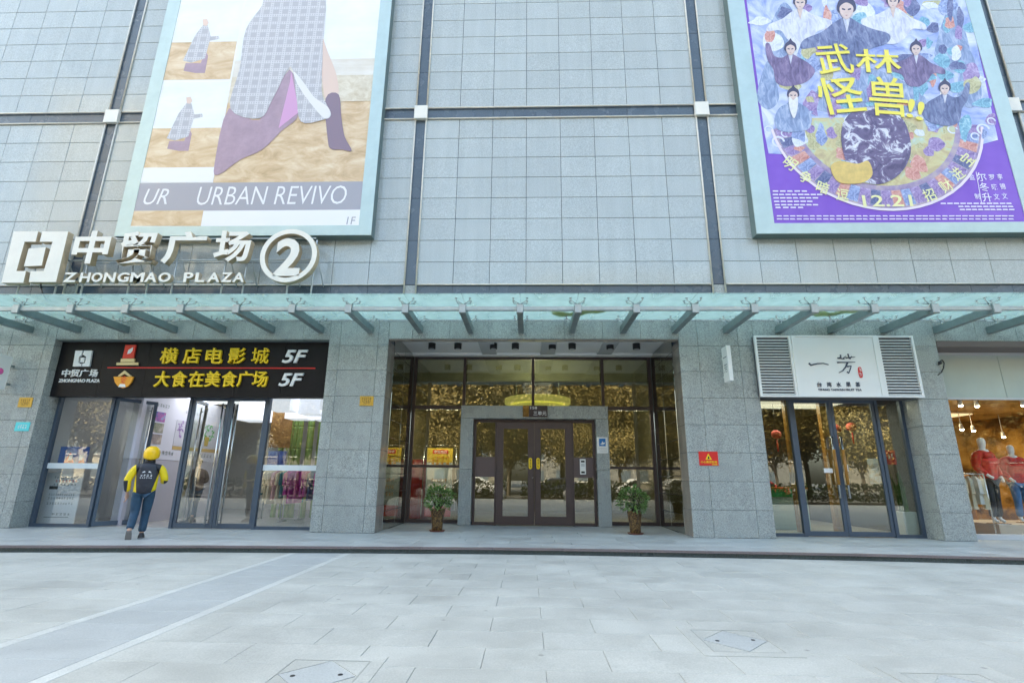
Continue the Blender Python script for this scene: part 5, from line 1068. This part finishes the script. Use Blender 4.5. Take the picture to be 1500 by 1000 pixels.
def rack(x, y, L, cols, label, seed, rot=0):
    rd = random.Random(seed); t = thing('clothes_rack', (x, y, P), label, 'clothes rack')
    z = P+1.42
    obj('rack_frame', MB().tube((x-L/2, y, P+0.01), (x-L/2, y, z), 0.016).tube((x+L/2, y, P+0.01), (x+L/2, y, z), 0.016).tube((x-L/2, y, z), (x+L/2, y, z), 0.016).tube((x-L/2, y-0.25, P+0.02), (x-L/2, y+0.25, P+0.02), 0.016).tube((x+L/2, y-0.25, P+0.02), (x+L/2, y+0.25, P+0.02), 0.016), 'stainless', t)
    n = int(L/0.13)
    for i in range(n):
        u = x-L/2+0.09+i*(L-0.18)/max(1, n-1); h = rd.uniform(0.62, 0.95); c = cols[rd.randrange(len(cols))]; w = rd.uniform(0.19, 0.23)
        g = MB(); prof = [(-0.06, 0.0), (-w, -0.09), (-w*1.08, -0.40), (-w*0.8, -0.42), (-w*0.82, -h), (w*0.82, -h*rd.uniform(.96, 1)), (w*0.8, -0.42), (w*1.08, -0.40), (w, -0.09), (0.06, 0.0)]
        ca, sa = math.cos(rd.uniform(0.9, 1.5)), math.sin(rd.uniform(0.9, 1.5)); nn = len(prof)
        def pt(a, zz_, o): return (u+a*ca+o*sa, y+a*sa-o*ca, z-0.05+zz_)
        th = [0.012, 0.03, 0.035, 0.03, 0.04, 0.04, 0.03, 0.035, 0.03, 0.012]
        g.add([pt(a, b_, th[j]) for j, (a, b_) in enumerate(prof)]+[pt(a, b_, -th[j]) for j, (a, b_) in enumerate(prof)], [tuple(range(nn)), tuple(range(2*nn-1, nn-1, -1))]+[(j, nn+j, nn+(j+1)%nn, (j+1)%nn) for j in range(nn)])
        g.tube((u, y, z-0.06), (u, y, z+0.02), 0.004, 5)
        obj('garment', g, c, None, '%s garment hanging on the %s' % (c.name.split(' cloth')[0], label), 'garment', 'garments: '+label[:40])
    return t
CLO = {k: plain(k+' cloth', c, 0.8, amt=0.2, nscale=8) for k, c in dict(white=(0.70, 0.69, 0.66), magenta=(0.40, 0.03, 0.24), navy=(0.04, 0.06, 0.16), olive=(0.22, 0.22, 0.10), tan=(0.42, 0.30, 0.17), pink=(0.60, 0.36, 0.40), cream=(0.66, 0.58, 0.42), teal=(0.05, 0.20, 0.24)).items()}
rack(-6.0, 2.6, 1.5, [CLO['magenta'], CLO['white'], CLO['navy'], CLO['magenta']], 'chrome rack of magenta and white clothes in the mall', 1)
rack(-5.2, 3.2, 1.2, [CLO['olive'], CLO['tan'], CLO['cream'], CLO['teal']], 'chrome rack of olive and tan clothes in the mall', 2)
rack(-7.2, 3.2, 1.3, [CLO['white'], CLO['teal'], CLO['pink'], CLO['cream']], 'chrome rack of white and teal clothes in the mall', 3)
person('person', (gx(287, 720, 2.0), 2.0, P+0.004), R(60), 'dark haired shopper in a brown jacket seen through the mall door', plain('brown jacket', (0.10, 0.06, 0.05), 0.8), 'jeans', None, 0.93, hair=plain('black hair', (0.015, 0.013, 0.012), 0.5))

# ------------------------------------------------------------------ inside the lobby
bn = thing('roll_banner', (-2.6, 3.62, P), 'yellow topped property notice banner in a chrome stand behind the lobby glass', 'banner')
yb_ = 3.62; x0, x1 = gx(624, 700, yb_), gx(662, 700, yb_); zt = W(640, 656, yb_).z
BB = ramp_mat('pale blue banner print', [(0.3, (0.46, 0.58, 0.68)), (0.7, (0.66, 0.72, 0.76))], (1, 1, 1), 4, 4, 0.4)
obj('banner_sheet', MB().box(x0, x1, yb_, yb_+0.01, P+0.12, zt), BB, bn)
obj('banner_head', MB().box(x0, x1, yb_-0.004, yb_-0.001, zt-0.42, zt), plain('banner yellow', (0.80, 0.55, 0.06), 0.4, amt=0.2, nscale=3), bn)
obj('banner_foot', MB().box(x0, x1, yb_-0.004, yb_-0.001, P+0.12, P+0.42), plain('banner red', (0.65, 0.06, 0.04), 0.4), bn)
obj('banner_title_bar', MB().box(x0+0.22*(x1-x0), x1-0.18*(x1-x0), yb_-0.008, yb_-0.005, zt-0.17, zt-0.05), 'red', bn)
letter('lettering', '中贸物业', x0+0.27*(x1-x0), x1-0.23*(x1-x0), zt-0.155, zt-0.065, yb_-0.010, 0, 'white', bn, 0.01)
marks('lettering', 4, x0+0.14*(x1-x0), x1-0.10*(x1-x0), zt-0.56, zt-0.24, yb_-0.010, OR, bn)
for k in range(3): marks('lettering', 8-k, x0+0.2*(x1-x0), x1-0.2*(x1-x0), zt-0.98-0.2*k, zt-0.89-0.2*k, yb_-0.010, OR, bn, seed=k)
zs_ = zt+0.08; xa, xb = x0-0.10, x1+0.10
obj('stand', MB().path([(xa, yb_+0.02, P+0.03), (xa, yb_+0.02, zs_-0.06), (xa+0.06, yb_+0.02, zs_), (xb-0.06, yb_+0.02, zs_), (xb, yb_+0.02, zs_-0.06), (xb, yb_+0.02, P+0.03), (xa, yb_+0.02, P+0.03)], 0.014, 8), 'stainless', bn)
rc_ = thing('red_cabinet', (-3.25, 3.95, P), 'dark red cabinet standing beside the banner in the lobby', 'cabinet')
obj('cabinet_body', MB().box(-3.56, -2.95, 3.75, 4.15, P+0.05, 1.85), plain('dark red lacquer', (0.30, 0.01, 0.015), 0.3), rc_); obj('cabinet_door_gap', MB().box(-3.254, -3.246, 3.746, 3.749, P+0.1, 1.8), 'black', rc_); obj('cabinet_foot', MB().box(-3.54, -2.97, 3.77, 4.13, P+0.005, P+0.048), 'black', rc_)
YG_ = glow('yellow green lamp', (0.80, 0.78, 0.25), 0.06)
pl = thing('pendant_lamp', (0.15, 4.3, 3.4), 'two tier yellow pendant lamp glowing behind the upper lobby glass', 'lamp')
zl = W(785, 590, 4.3).z
obj('lamp_tier', MB().lathe([(1.02, zl-0.02), (1.07, zl), (1.07, zl+0.16), (1.02, zl+0.18)], (0.3, 4.6, 0), 40), YG_, pl); obj('lamp_tier', MB().lathe([(0.84, zl-0.20), (0.88, zl-0.18), (0.88, zl-0.06), (0.84, zl-0.04)], (0.3, 4.6, 0), 40), YG_, pl)
L = bpy.data.lights.new('pendant_light', 'POINT'); L.shadow_soft_size = 0.5; L.energy = 12; L.color = (1.0, 0.98, 0.9); link(bpy.data.objects.new('pendant_light', L), pl, Vector((0.3, 4.6, zl+0.55)))
for dx in (-0.7, 0.7): obj('hanger', MB().tube((0.3+dx, 4.6, zl+0.18), (0.3+dx, 4.6, 4.9), 0.008, 5), 'steel', pl)
INFILL = glass('pale olive blind', (0.3, 0.3, 0.26), 0.0, 0.0, 0.5, 0.8, (0.80, 0.82, 0.70))  # thin translucent sheets giving the top panes a pale olive tone
for x in (-2.6, 2.9):  # hidden lamps added to brighten the banner and the side bays
    t = thing('strip_lamp', (x, 3.12, 3.3), ['strip lamp behind the lobby transom over the banner', 'strip lamp behind the lobby transom over the other bay'][x > 0], 'lamp'); obj('lamp_body', MB().box(x-0.6, x+0.6, 3.0, 3.1, 3.27, 3.33), 'white', t)
    L = bpy.data.lights.new('strip_light', 'AREA'); L.shape = 'RECTANGLE'; L.size = 1.1; L.size_y = 0.08; L.energy = 9; L.color = (1.0, 0.95, 0.85); o = link(bpy.data.objects.new('strip_light', L), t, Vector((x, 3.06, 3.26))); o.rotation_euler = (R(28), 0, 0)
bl = thing('roller_blind', (0.1, 3.02, 4.0), 'pale roller blind lowered behind the top row of lobby panes', 'blind')
for a, b in zip(bx, bx[1:]): obj('blind_sheet', MB().box(a+0.06, b-0.06, 3.02, 3.026, 4.12, 4.76), INFILL, bl); obj('blind_bar', MB().box(a+0.06, b-0.06, 3.01, 3.035, 4.08, 4.118), 'greyceil', bl)

# ------------------------------------------------------------------ inside the tea shop
for i, (px, py) in enumerate(((1137, 636), (1225, 628), (1247, 625))):
    p = W(px, py, 2.2); t = thing('red_lantern', (p.x, 2.2, p.z-0.2), 'red paper lantern hanging inside the tea shop', 'lantern', 'tea shop lanterns')
    obj('lantern_body', MB().lathe([(0.05, p.z-0.11), (0.11, p.z-0.07), (0.13, p.z), (0.11, p.z+0.07), (0.05, p.z+0.11)], (p.x, 2.2, 0), 16), plain('lantern paper', (0.40, 0.03, 0.025), 0.7), t)
    obj('tassel', MB().tube((p.x, 2.2, p.z-0.14), (p.x, 2.2, p.z-0.45), 0.02, 6), 'red', t); obj('cord', MB().tube((p.x, 2.2, p.z+0.14), (p.x, 2.2, 3.4), 0.006, 5), 'black', t)
ct = thing('tea_counter', (6.6, 3.2, P), 'pale teal service counter inside the tea shop', 'counter')
obj('counter_body', MB().box(5.35, 7.3, 2.2, 2.8, P+0.01, 1.12), plain('pale teal laminate', (0.45, 0.62, 0.60), 0.4), ct); obj('counter_top', MB().box(5.33, 7.33, 2.15, 2.85, 1.122, 1.17), 'wood', ct)
obj('counter_cloth', MB().box(5.6, 6.9, 2.13, 2.148, 0.92, 1.12), plain('green counter cloth', (0.04, 0.40, 0.12), 0.7, amt=0.5, nscale=6), ct)
for x in (6.72, 7.62): obj('wood_column', MB().box(x, x+0.16, 1.6, 1.76, P+0.006, 3.38), 'wood', None, 'amber wooden post inside the tea shop', 'post', 'tea shop posts')
room_lamp('ceiling_lamp', 7.2, 2.5, 3.36, 2.6, 1.2, 14, (1.0, 0.93, 0.8), 'warm flat ceiling lamp inside the tea shop')
sn = thing('snake_plant', (8.6, 0.95, P), 'tall snake plant in a square white pot behind the tea shop pane', 'potted plant')
obj('pot', MB().add([(8.66,0.70,P+0.006),(8.94,0.70,P+0.006),(8.94,0.98,P+0.006),(8.66,0.98,P+0.006),(8.62,0.66,P+0.55),(8.98,0.66,P+0.55),(8.98,1.02,P+0.55),(8.62,1.02,P+0.55)], [(3,2,1,0),(4,5,6,7),(0,1,5,4),(1,2,6,5),(2,3,7,6),(3,0,4,7)]), 'white', sn)
for i in range(13):
    a = rb.uniform(0, 6.28); r = rb.uniform(0.02, 0.11); x, y = 8.80+r*math.cos(a), 0.84+r*math.sin(a); h = rb.uniform(0.5, 0.95); lx_, ly = rb.uniform(-.12, .12), rb.uniform(-.08, .08); g = MB(); vs = []
    for k in range(6):
        u = k/5; w_ = 0.035*(1-u**3)+0.003; vs += [(x+lx_*u*u-w_, y+ly*u, P+0.54+h*u), (x+lx_*u*u, y+ly*u+0.012, P+0.54+h*u), (x+lx_*u*u+w_, y+ly*u, P+0.54+h*u)]
    g.add(vs, [(3*k+j, 3*k+j+1, 3*k+j+4, 3*k+j+3) for k in range(5) for j in range(2)])
    obj('leaf', g, 'leaf', sn)
rp = thing('red_notice', (8.5, 0.66, 1.75), 'small red notice stuck inside the tea shop pane', 'notice'); obj('notice_sheet', MB().box(8.42, 8.66, 0.60, 0.604, 1.72, 2.05), 'red', rp); marks('lettering', 2, 8.46, 8.62, 1.86, 1.98, 0.597, 'white', rp)
wp = thing('menu_sheet', (8.1, 0.66, 1.3), 'pale printed menu sheet inside the tea shop pane', 'menu'); obj('sheet', MB().box(7.98, 8.36, 0.60, 0.604, 1.28, 1.85), ramp_mat('menu print', [(0.35, (0.45, 0.30, 0.16)), (0.55, (0.60, 0.62, 0.66)), (0.75, (0.72, 0.72, 0.70))], (1, 1, 1), 7, 3), wp); obj('sheet_header', MB().box(7.98, 8.36, 0.597, 0.599, 1.74, 1.85), 'white', wp)

# ------------------------------------------------------------------ clothing shop window
obj('display_plinth', MB().box(11.0, 15.6, 0.98, 2.6, P+0.005, P+0.28), plain('beige plinth', (0.52, 0.44, 0.36), 0.6), None, 'low beige display plinth under the mannequins', 'plinth')
def mannequin(x, y, label, jc, tc_, scale=1.0, seed=0, rot=0.0):
    t = thing('mannequin', (x, y, P+0.282), label, 'mannequin', 'window mannequins'); t.rotation_euler = (0, 0, rot); t.scale = (scale,)*3
    J = [(0,0,0.95,.11,.09),(0,0,1.15,.10,.08),(0,0,1.34,.13,.09),(0,0,1.46,.06,.06),(0,0,1.54,.048,.048),(0,-0.01,1.63,.07,.08),(0,-0.01,1.72,.075,.088),(0,-0.005,1.79,.05,.055),(-0.09,0,0.88,.085),(-0.10,-0.03,0.48,.055),(-0.11,0.0,0.09,.04),(-0.115,-0.10,0.04,.03),(0.09,0,0.88,.085),(0.11,0.02,0.48,.055),(0.13,0.05,0.09,.04),(0.14,-0.05,0.04,.03),(-0.19,0,1.42,.055),(-0.26,0.0,1.14,.042),(-0.20,-0.16,0.97,.03),(-0.16,-0.22,0.92,.028),(0.19,0,1.42,.055),(0.27,0.02,1.15,.042),(0.28,-0.06,0.92,.03),(0.28,-0.08,0.84,.03)]
    E = [(0,1),(1,2),(2,3),(3,4),(4,5),(5,6),(6,7),(0,8),(8,9),(9,10),(10,11),(0,12),(12,13),(13,14),(14,15),(3,16),(16,17),(17,18),(18,19),(3,20),(20,21),(21,22),(22,23)]
    skinned('figure', J, E, plain('mannequin white', (0.74, 0.72, 0.70), 0.35), t)
    skinned('jacket', [(0,0,0.84,.20,.15),(0,0,1.0,.21,.16),(0,0,1.2,.215,.165),(0,0,1.36,.20,.14),(0,0,1.46,.11,.095),(-0.21,0,1.40,.10),(-0.275,0.0,1.15,.092),(-0.215,-0.14,0.99,.06),(0.20,0,1.405,.085),(0.275,0.02,1.16,.075),(0.285,-0.05,0.95,.06)], [(0,1),(1,2),(2,3),(3,4),(4,5),(5,6),(6,7),(4,8),(8,9),(9,10)], jc, t)
    skinned('trousers', [(0,0,0.93,.14,.11),(-0.09,0,0.85,.105),(-0.10,-0.03,0.48,.08),(-0.11,0,0.12,.07),(0.09,0,0.85,.105),(0.11,0.02,0.48,.08),(0.13,0.05,0.12,.07)], [(0,1),(1,2),(2,3),(0,4),(4,5),(5,6)], tc_, t)
    local('collar', MB().lathe([(0.10, 1.43), (0.105, 1.50), (0.085, 1.53)], (0, 0, 0), 16), plain('white hood', (0.75, 0.74, 0.73), 0.8), t)
    local('base_disc', MB().lathe([(0.2, 0.0), (0.2, 0.012)], (0, 0, 0), 24), 'stainless', t)
REDJ = ramp_mat('red quilted nylon', [(0.3, (0.30, 0.004, 0.004)), (0.7, (0.70, 0.012, 0.010))], (1, 1, 3), 8, 4, 0.5, 0.0, 0.2)
p1_ = W(1446, 690, 1.2); p2_ = W(1487, 690, 1.6)
mannequin(p1_.x, 1.2, 'white mannequin in a red quilted jacket and black trousers', REDJ, plain('black trousers', (0.02, 0.022, 0.03), 0.7), 1.13, 1, 0.25)
mannequin(p2_.x, 1.6, 'white mannequin in a red jacket and blue jeans farther inside the clothing shop', REDJ, plain('blue jeans', (0.06, 0.16, 0.36), 0.8, amt=0.3, nscale=10), 1.05, 2, -0.2)
rack(gx(1424, 730, 0.86), 0.86, 0.75, [CLO['white'], CLO['white'], CLO['cream']], 'rack of white coats in the clothing shop window', 9)
for i, (px, py, Y) in enumerate(((1407, 594, 2.0), (1431, 595, 2.0), (1499, 594, 1.6), (1409, 629, 4.2), (1426, 631, 4.6), (1470, 640, 5.0))):
    p = W(px, py, Y); t = thing('spot_lamp', (p.x, Y, p.z), 'small bright spot lamp under the clothing shop ceiling', 'spot lamp', 'clothing shop spot lamps')
    obj('lamp_head', MB().tube((p.x, Y, p.z+0.02), (p.x-0.03, Y-0.03, p.z+0.16), 0.055, 12, 0.04), 'white', t); obj('stem', MB().tube((p.x-0.03, Y-0.03, p.z+0.15), (p.x-0.03, Y-0.03, max(3.45, p.z+0.2)), 0.01, 6), 'white', t)
    obj('lamp_bulb', MB().ball((p.x+0.005, Y, p.z), 0.05, 0.05, 0.03, 10, 6), glow('spot bulb', (1.0, 0.86, 0.62), 6), t)
room_lamp('ceiling_lamp', 12.6, 5.2, 3.42, 3.0, 1.0, 26, (1.0, 0.80, 0.52), 'warm flat ceiling lamp inside the clothing shop')
L = bpy.data.lights.new('spot_light', 'SPOT'); L.energy = 22; L.spot_size = R(70); L.spot_blend = 0.6; L.color = (1.0, 0.9, 0.75); o = link(bpy.data.objects.new('spot_light', L), t, Vector((11.6, 0.85, 3.38))); o.rotation_euler = (R(-22), 0, 0)
for i, (x, y, z0, w, h) in enumerate(((12.2, 6.5, 2.0, 0.9, 0.7), (10.4, 6.8, 1.3, 0.8, 1.2), (13.6, 6.8, 1.2, 1.2, 1.3))):
    t = thing('wall_picture', (x, y, z0), ['red framed fashion picture on the ochre shop wall', 'dark red shelf picture low on the ochre shop wall', 'wide dark wall display deep in the clothing shop'][i], 'picture')
    obj('picture_sheet', MB().box(x-w/2, x+w/2, y, y+0.02, z0, z0+h), ramp_mat('shop picture %d' % i, [(0.35, (0.25, 0.02, 0.01)), (0.6, (0.5, 0.16, 0.05)), (0.8, (0.2, 0.1, 0.08))], (1, 1, 1), 3, 4), t); obj('picture_frame', MB().box(x-w/2-0.03, x+w/2+0.03, y+0.022, y+0.05, z0-0.03, z0+h+0.03), 'wood', t)
for k in range(2): 
    t = thing('stock_shelf', (10.2+2.6*k, 5.2, P), ['wooden stock shelf with folded clothes beyond the white coats', 'wooden stock shelf with folded clothes beyond the jeans mannequin'][k], 'shelf'); x = 10.4+2.8*k
    for z in (0.5, 0.95, 1.4): obj('shelf_board', MB().box(x-0.6, x+0.6, 5.0, 5.4, P+z, P+z+0.03), 'wood', t)
    obj('shelf_side', MB().box(x-0.64, x-0.602, 5.0, 5.4, P+0.005, P+1.5).box(x+0.602, x+0.64, 5.0, 5.4, P+0.005, P+1.5), 'wood', t)
    for j in range(6): obj('folded_clothes', MB().box(x-0.55+0.19*j, x-0.39+0.19*j, 5.05, 5.35, P+0.532+0.45*(j % 3), P+0.64+0.45*(j % 3)), list(CLO.values())[(j*3+k) % 8], t)

# ------------------------------------------------------------------ the street behind the camera, mirrored in the glass and polished stone
LEAFA = ramp_mat('autumn leaves', [(0.3, (0.06, 0.055, 0.02)), (0.45, (0.15, 0.115, 0.035)), (0.58, (0.22, 0.16, 0.05)), (0.7, (0.09, 0.10, 0.03))], (1, 1, 1), 0.9, 5)
BARK = plain('bark', (0.09, 0.07, 0.05), 0.9, amt=0.3, nscale=6)
def make_tree(seed, h, lean):
    rd = random.Random(seed); t = thing('plane_tree', (0, 0, 0), 'autumn plane tree across the plaza mirrored in the glass', 'tree', 'plane trees across the plaza')
    tr = MB(); tr.tube((0, 0, 0), (lean*0.3, 0, h*0.3), 0.20, 9, 0.16)
    tips = []
    for i in range(7):
        a = i*0.9+rd.uniform(-.3, .3); b0 = Vector((lean*0.3, 0, h*rd.uniform(0.26, 0.36))); b1 = b0+Vector((math.cos(a)*h*0.12, math.sin(a)*h*0.12, h*0.2)); b2 = b1+Vector((math.cos(a+.4)*h*0.13, math.sin(a+.4)*h*0.13, h*rd.uniform(.12, .3)))
        tr.tube(b0, b1, 0.10, 7, 0.07).tube(b1, b2, 0.07, 6, 0.02); tips += [b1, (b1+b2)/2, b2, b2+Vector((rd.uniform(-1, 1), rd.uniform(-1, 1), rd.uniform(0, 1)))]
    def lput(name, mb, mat):
        me = bpy.data.meshes.new(name); me.from_pydata([tuple(v) for v in mb.v], [], mb.f); me.materials.append(mat); o = bpy.data.objects.new(name, me); COL.objects.link(o); o.parent = t; return o
    lput('trunk', tr, BARK); lf = MB()
    for c in tips:
        for k in range(260):
            d = Vector((rd.gauss(0, 1), rd.gauss(0, 1), rd.gauss(0, .8))); p = c+d*h*0.095; u = Vector((rd.uniform(-1, 1), rd.uniform(-1, 1), rd.uniform(-1, 1))).normalized(); v = u.orthogonal().normalized(); s = rd.uniform(.09, .17)
            lf.add([p+u*s, p+v*s*.7, p-u*s, p-v*s*.7], [(0, 1, 2, 3)])
    lput('crown', lf, LEAFA); return t
protos = [make_tree(1, 9.5, 0.8), make_tree(2, 11.0, -0.6), make_tree(3, 8.5, 0.3)]
spots = [(-23,-25.5,0),(-17,-25.4,1),(-11.5,-25.6,2),(-6.8,-25.4,0),(-1.6,-25.6,2),(3,-25.4,1),(7.6,-25.6,0),(12.6,-25.4,2),(18,-25.6,1),(24,-25.4,0),(-30,-25.5,1),(31,-25.5,2),(-38,-28,0),(-45,-30,1),(-53,-28,2),(-61,-31,0),(-42,-36,2),(-52,-37,1),(35,-28,1),(42,-30,0),(50,-28,2),(58,-31,1),(38,-36,0),(47,-37,2),(-31,-30,2),(-17,-33,0),(-6.5,-33,2),(3.2,-33,1),(12.8,-32,0),(24,-33,2),(-29,-36,1),(31,-32,0),(-26,-27,0),(-20,-29,1),(-14.5,-27,2),(-9,-28.5,0),(-4.2,-27,1),(0.8,-29,2),(5.2,-27.5,0),(10,-28,1),(15.5,-27,2),(21,-29,0),(27,-27,1),(-12,-36,1),(-2,-37,0),(8,-36,2),(18,-37,1),(-22,-37,2)]
for i, (x, y, k) in enumerate(spots):
    src = protos[k]
    if src.get('used') is None: o = src; o['used'] = 1
    else:
        o = src.copy(); COL.objects.link(o)
        for ch in src.children: c = ch.copy(); COL.objects.link(c); c.parent = o
    sm_ = 0.55 if y > -26 else 1.0; o.location = (x, y, -0.02); o.rotation_euler = (0, 0, i*1.7); o.scale = (sm_*(1.25+0.15*math.sin(i*2.1)),)*3
for o in protos:
    if 'used' in o: del o['used']
for o in COL.objects:
    if 'used' in o: del o['used']
def far_block(x, y, w, d, h, label, col):
    t = thing('far_building', (x, y, 0), label, 'building')
    obj('wall', MB().box(x-w/2, x+w/2, y-d, y, -0.03, h), plain('far wall', col, 0.8, amt=0.08, nscale=0.3), t)
    m = MB(); s = MB(); nx, nz = int(w/3.2), int(h/3.1)
    for i in range(nx):
        for j in range(nz):
            xx_ = x-w/2+(i+0.5)*w/nx; z = 1.0+j*3.1
            m.box(xx_-0.75, xx_+0.75, y+0.002, y+0.06, z, z+1.6); s.box(xx_-0.9, xx_+0.9, y+0.002, y+0.22, z-0.16, z-0.02)
    obj('windows', m, plain('far window glass', (0.07, 0.09, 0.11), 0.15), t, kind='stuff'); obj('window_sills', s, plain('far sill', (0.5, 0.48, 0.44), 0.8), t, kind='stuff')
    obj('parapet', MB().box(x-w/2-0.2, x+w/2+0.2, y-d, y+0.2, h, h+0.8), plain('far parapet', (0.45, 0.43, 0.4), 0.8), t)
far_block(-62, -58, 34, 14, 62, 'tall cream apartment tower across the street mirrored in the polished tiles', (0.30, 0.27, 0.21))
far_block(-22, -62, 34, 14, 26, 'mid rise beige apartment block across the street', (0.13, 0.12, 0.10)); far_block(20, -64, 40, 14, 32, 'mid rise grey apartment block across the street', (0.12, 0.12, 0.115)); far_block(66, -60, 36, 14, 45, 'tall pale apartment block far along the street', (0.16, 0.15, 0.13))
def hedge(x0, x1, y, h, label, seed):  # added dark row that hides the bright road in the mirrored view
    rd = random.Random(seed); m = MB()
    for i in range(int((x1-x0)*170)):
        p = Vector((rd.uniform(x0, x1), y+rd.gauss(0, 0.28), h*rd.uniform(0.05, 1)**0.8+0.08*math.sin(i*0.7))); u = Vector((rd.uniform(-1, 1), rd.uniform(-1, 1), rd.uniform(-1, 1))).normalized(); v = u.orthogonal().normalized(); q = rd.uniform(.06, .12)
        m.add([p+u*q, p+v*q*.7, p-u*q, p-v*q*.7], [(0, 1, 2, 3)])
    t = thing('hedge', ((x0+x1)/2, y, 0), label, 'hedge', 'street hedges'); obj('foliage', m, plain('dark hedge leaf', (0.02, 0.032, 0.012), 0.9, spec=0.0, amt=0.4, nscale=4), t); obj('soil_bed', MB().box(x0, x1, y-0.5, y+0.5, -0.03, 0.06), 'soil', t)
for x0, x1 in ((-34, -12), (-11, -1.5), (-0.5, 10), (11, 34)): hedge(x0, x1, -20.6, 1.15, 'low clipped hedge along the street mirrored in the glass', int(x0))
BALL = granite('ball bollard granite', (0.30, 0.29, 0.28), 0.5)
for i in range(9):
    x = -8+2.1*i
    t = thing('ball_bollard', (x, -17.5, 0), 'round granite ball bollard at the plaza edge mirrored in the doors', 'bollard', 'ball bollards'); obj('stone_ball', MB().ball((x, -17.5, 0.36), 0.29, 0.29, 0.29, 18, 12), BALL, t); obj('base', MB().lathe([(0.2, -0.03), (0.2, 0.10)], (x, -17.5, 0), 16), BALL, t)
def car(x, y, col, label):
    t = thing('parked_car', (x, y, 0), label, 'car', 'cars parked across the plaza'); z = -0.028
    prof = [(-2.1,0.35),(-2.15,0.7),(-1.95,0.86),(-1.2,0.92),(-0.55,1.40),(0.85,1.43),(1.55,0.98),(2.1,0.90),(2.2,0.6),(2.15,0.32)]
    obj('body', MB().prism([(x+a, z+b) for a, b in prof], y-0.85, y+0.85), plain('car paint '+label[:6], col, 0.25), t)
    for s in (-1, 1): obj('side_window', MB().prism([(x+a, z+b) for a, b in ((-1.05, 0.95), (-0.5, 1.33), (0.8, 1.36), (1.3, 0.98))], y+s*0.853-0.002, y+s*0.853+0.002), 'black', t)
    for wx in (-1.35, 1.35):
        for s in (-1, 1): w_ = obj('wheel', MB().tube((x+wx, y+s*0.70, z+0.32), (x+wx, y+s*0.88, z+0.32), 0.32, 18), 'rubber', t); obj('rim', MB().tube((x+wx, y+s*0.875, z+0.32), (x+wx, y+s*0.89, z+0.32), 0.2, 14), 'stainless', w_)
for x, c, n in ((-11, (0.6, 0.6, 0.6), 'silver car parked under the plane trees'), (-4.5, (0.75, 0.75, 0.74), 'white car parked under the plane trees'), (2.2, (0.04, 0.05, 0.08), 'black car parked under the plane trees'), (8.5, (0.7, 0.7, 0.7), 'pale car parked under the plane trees'), (15, (0.3, 0.02, 0.02), 'dark red car parked under the plane trees')): car(x, -23.2, c, n)
print('objects', len(bpy.data.objects), 'pavers', n_p)
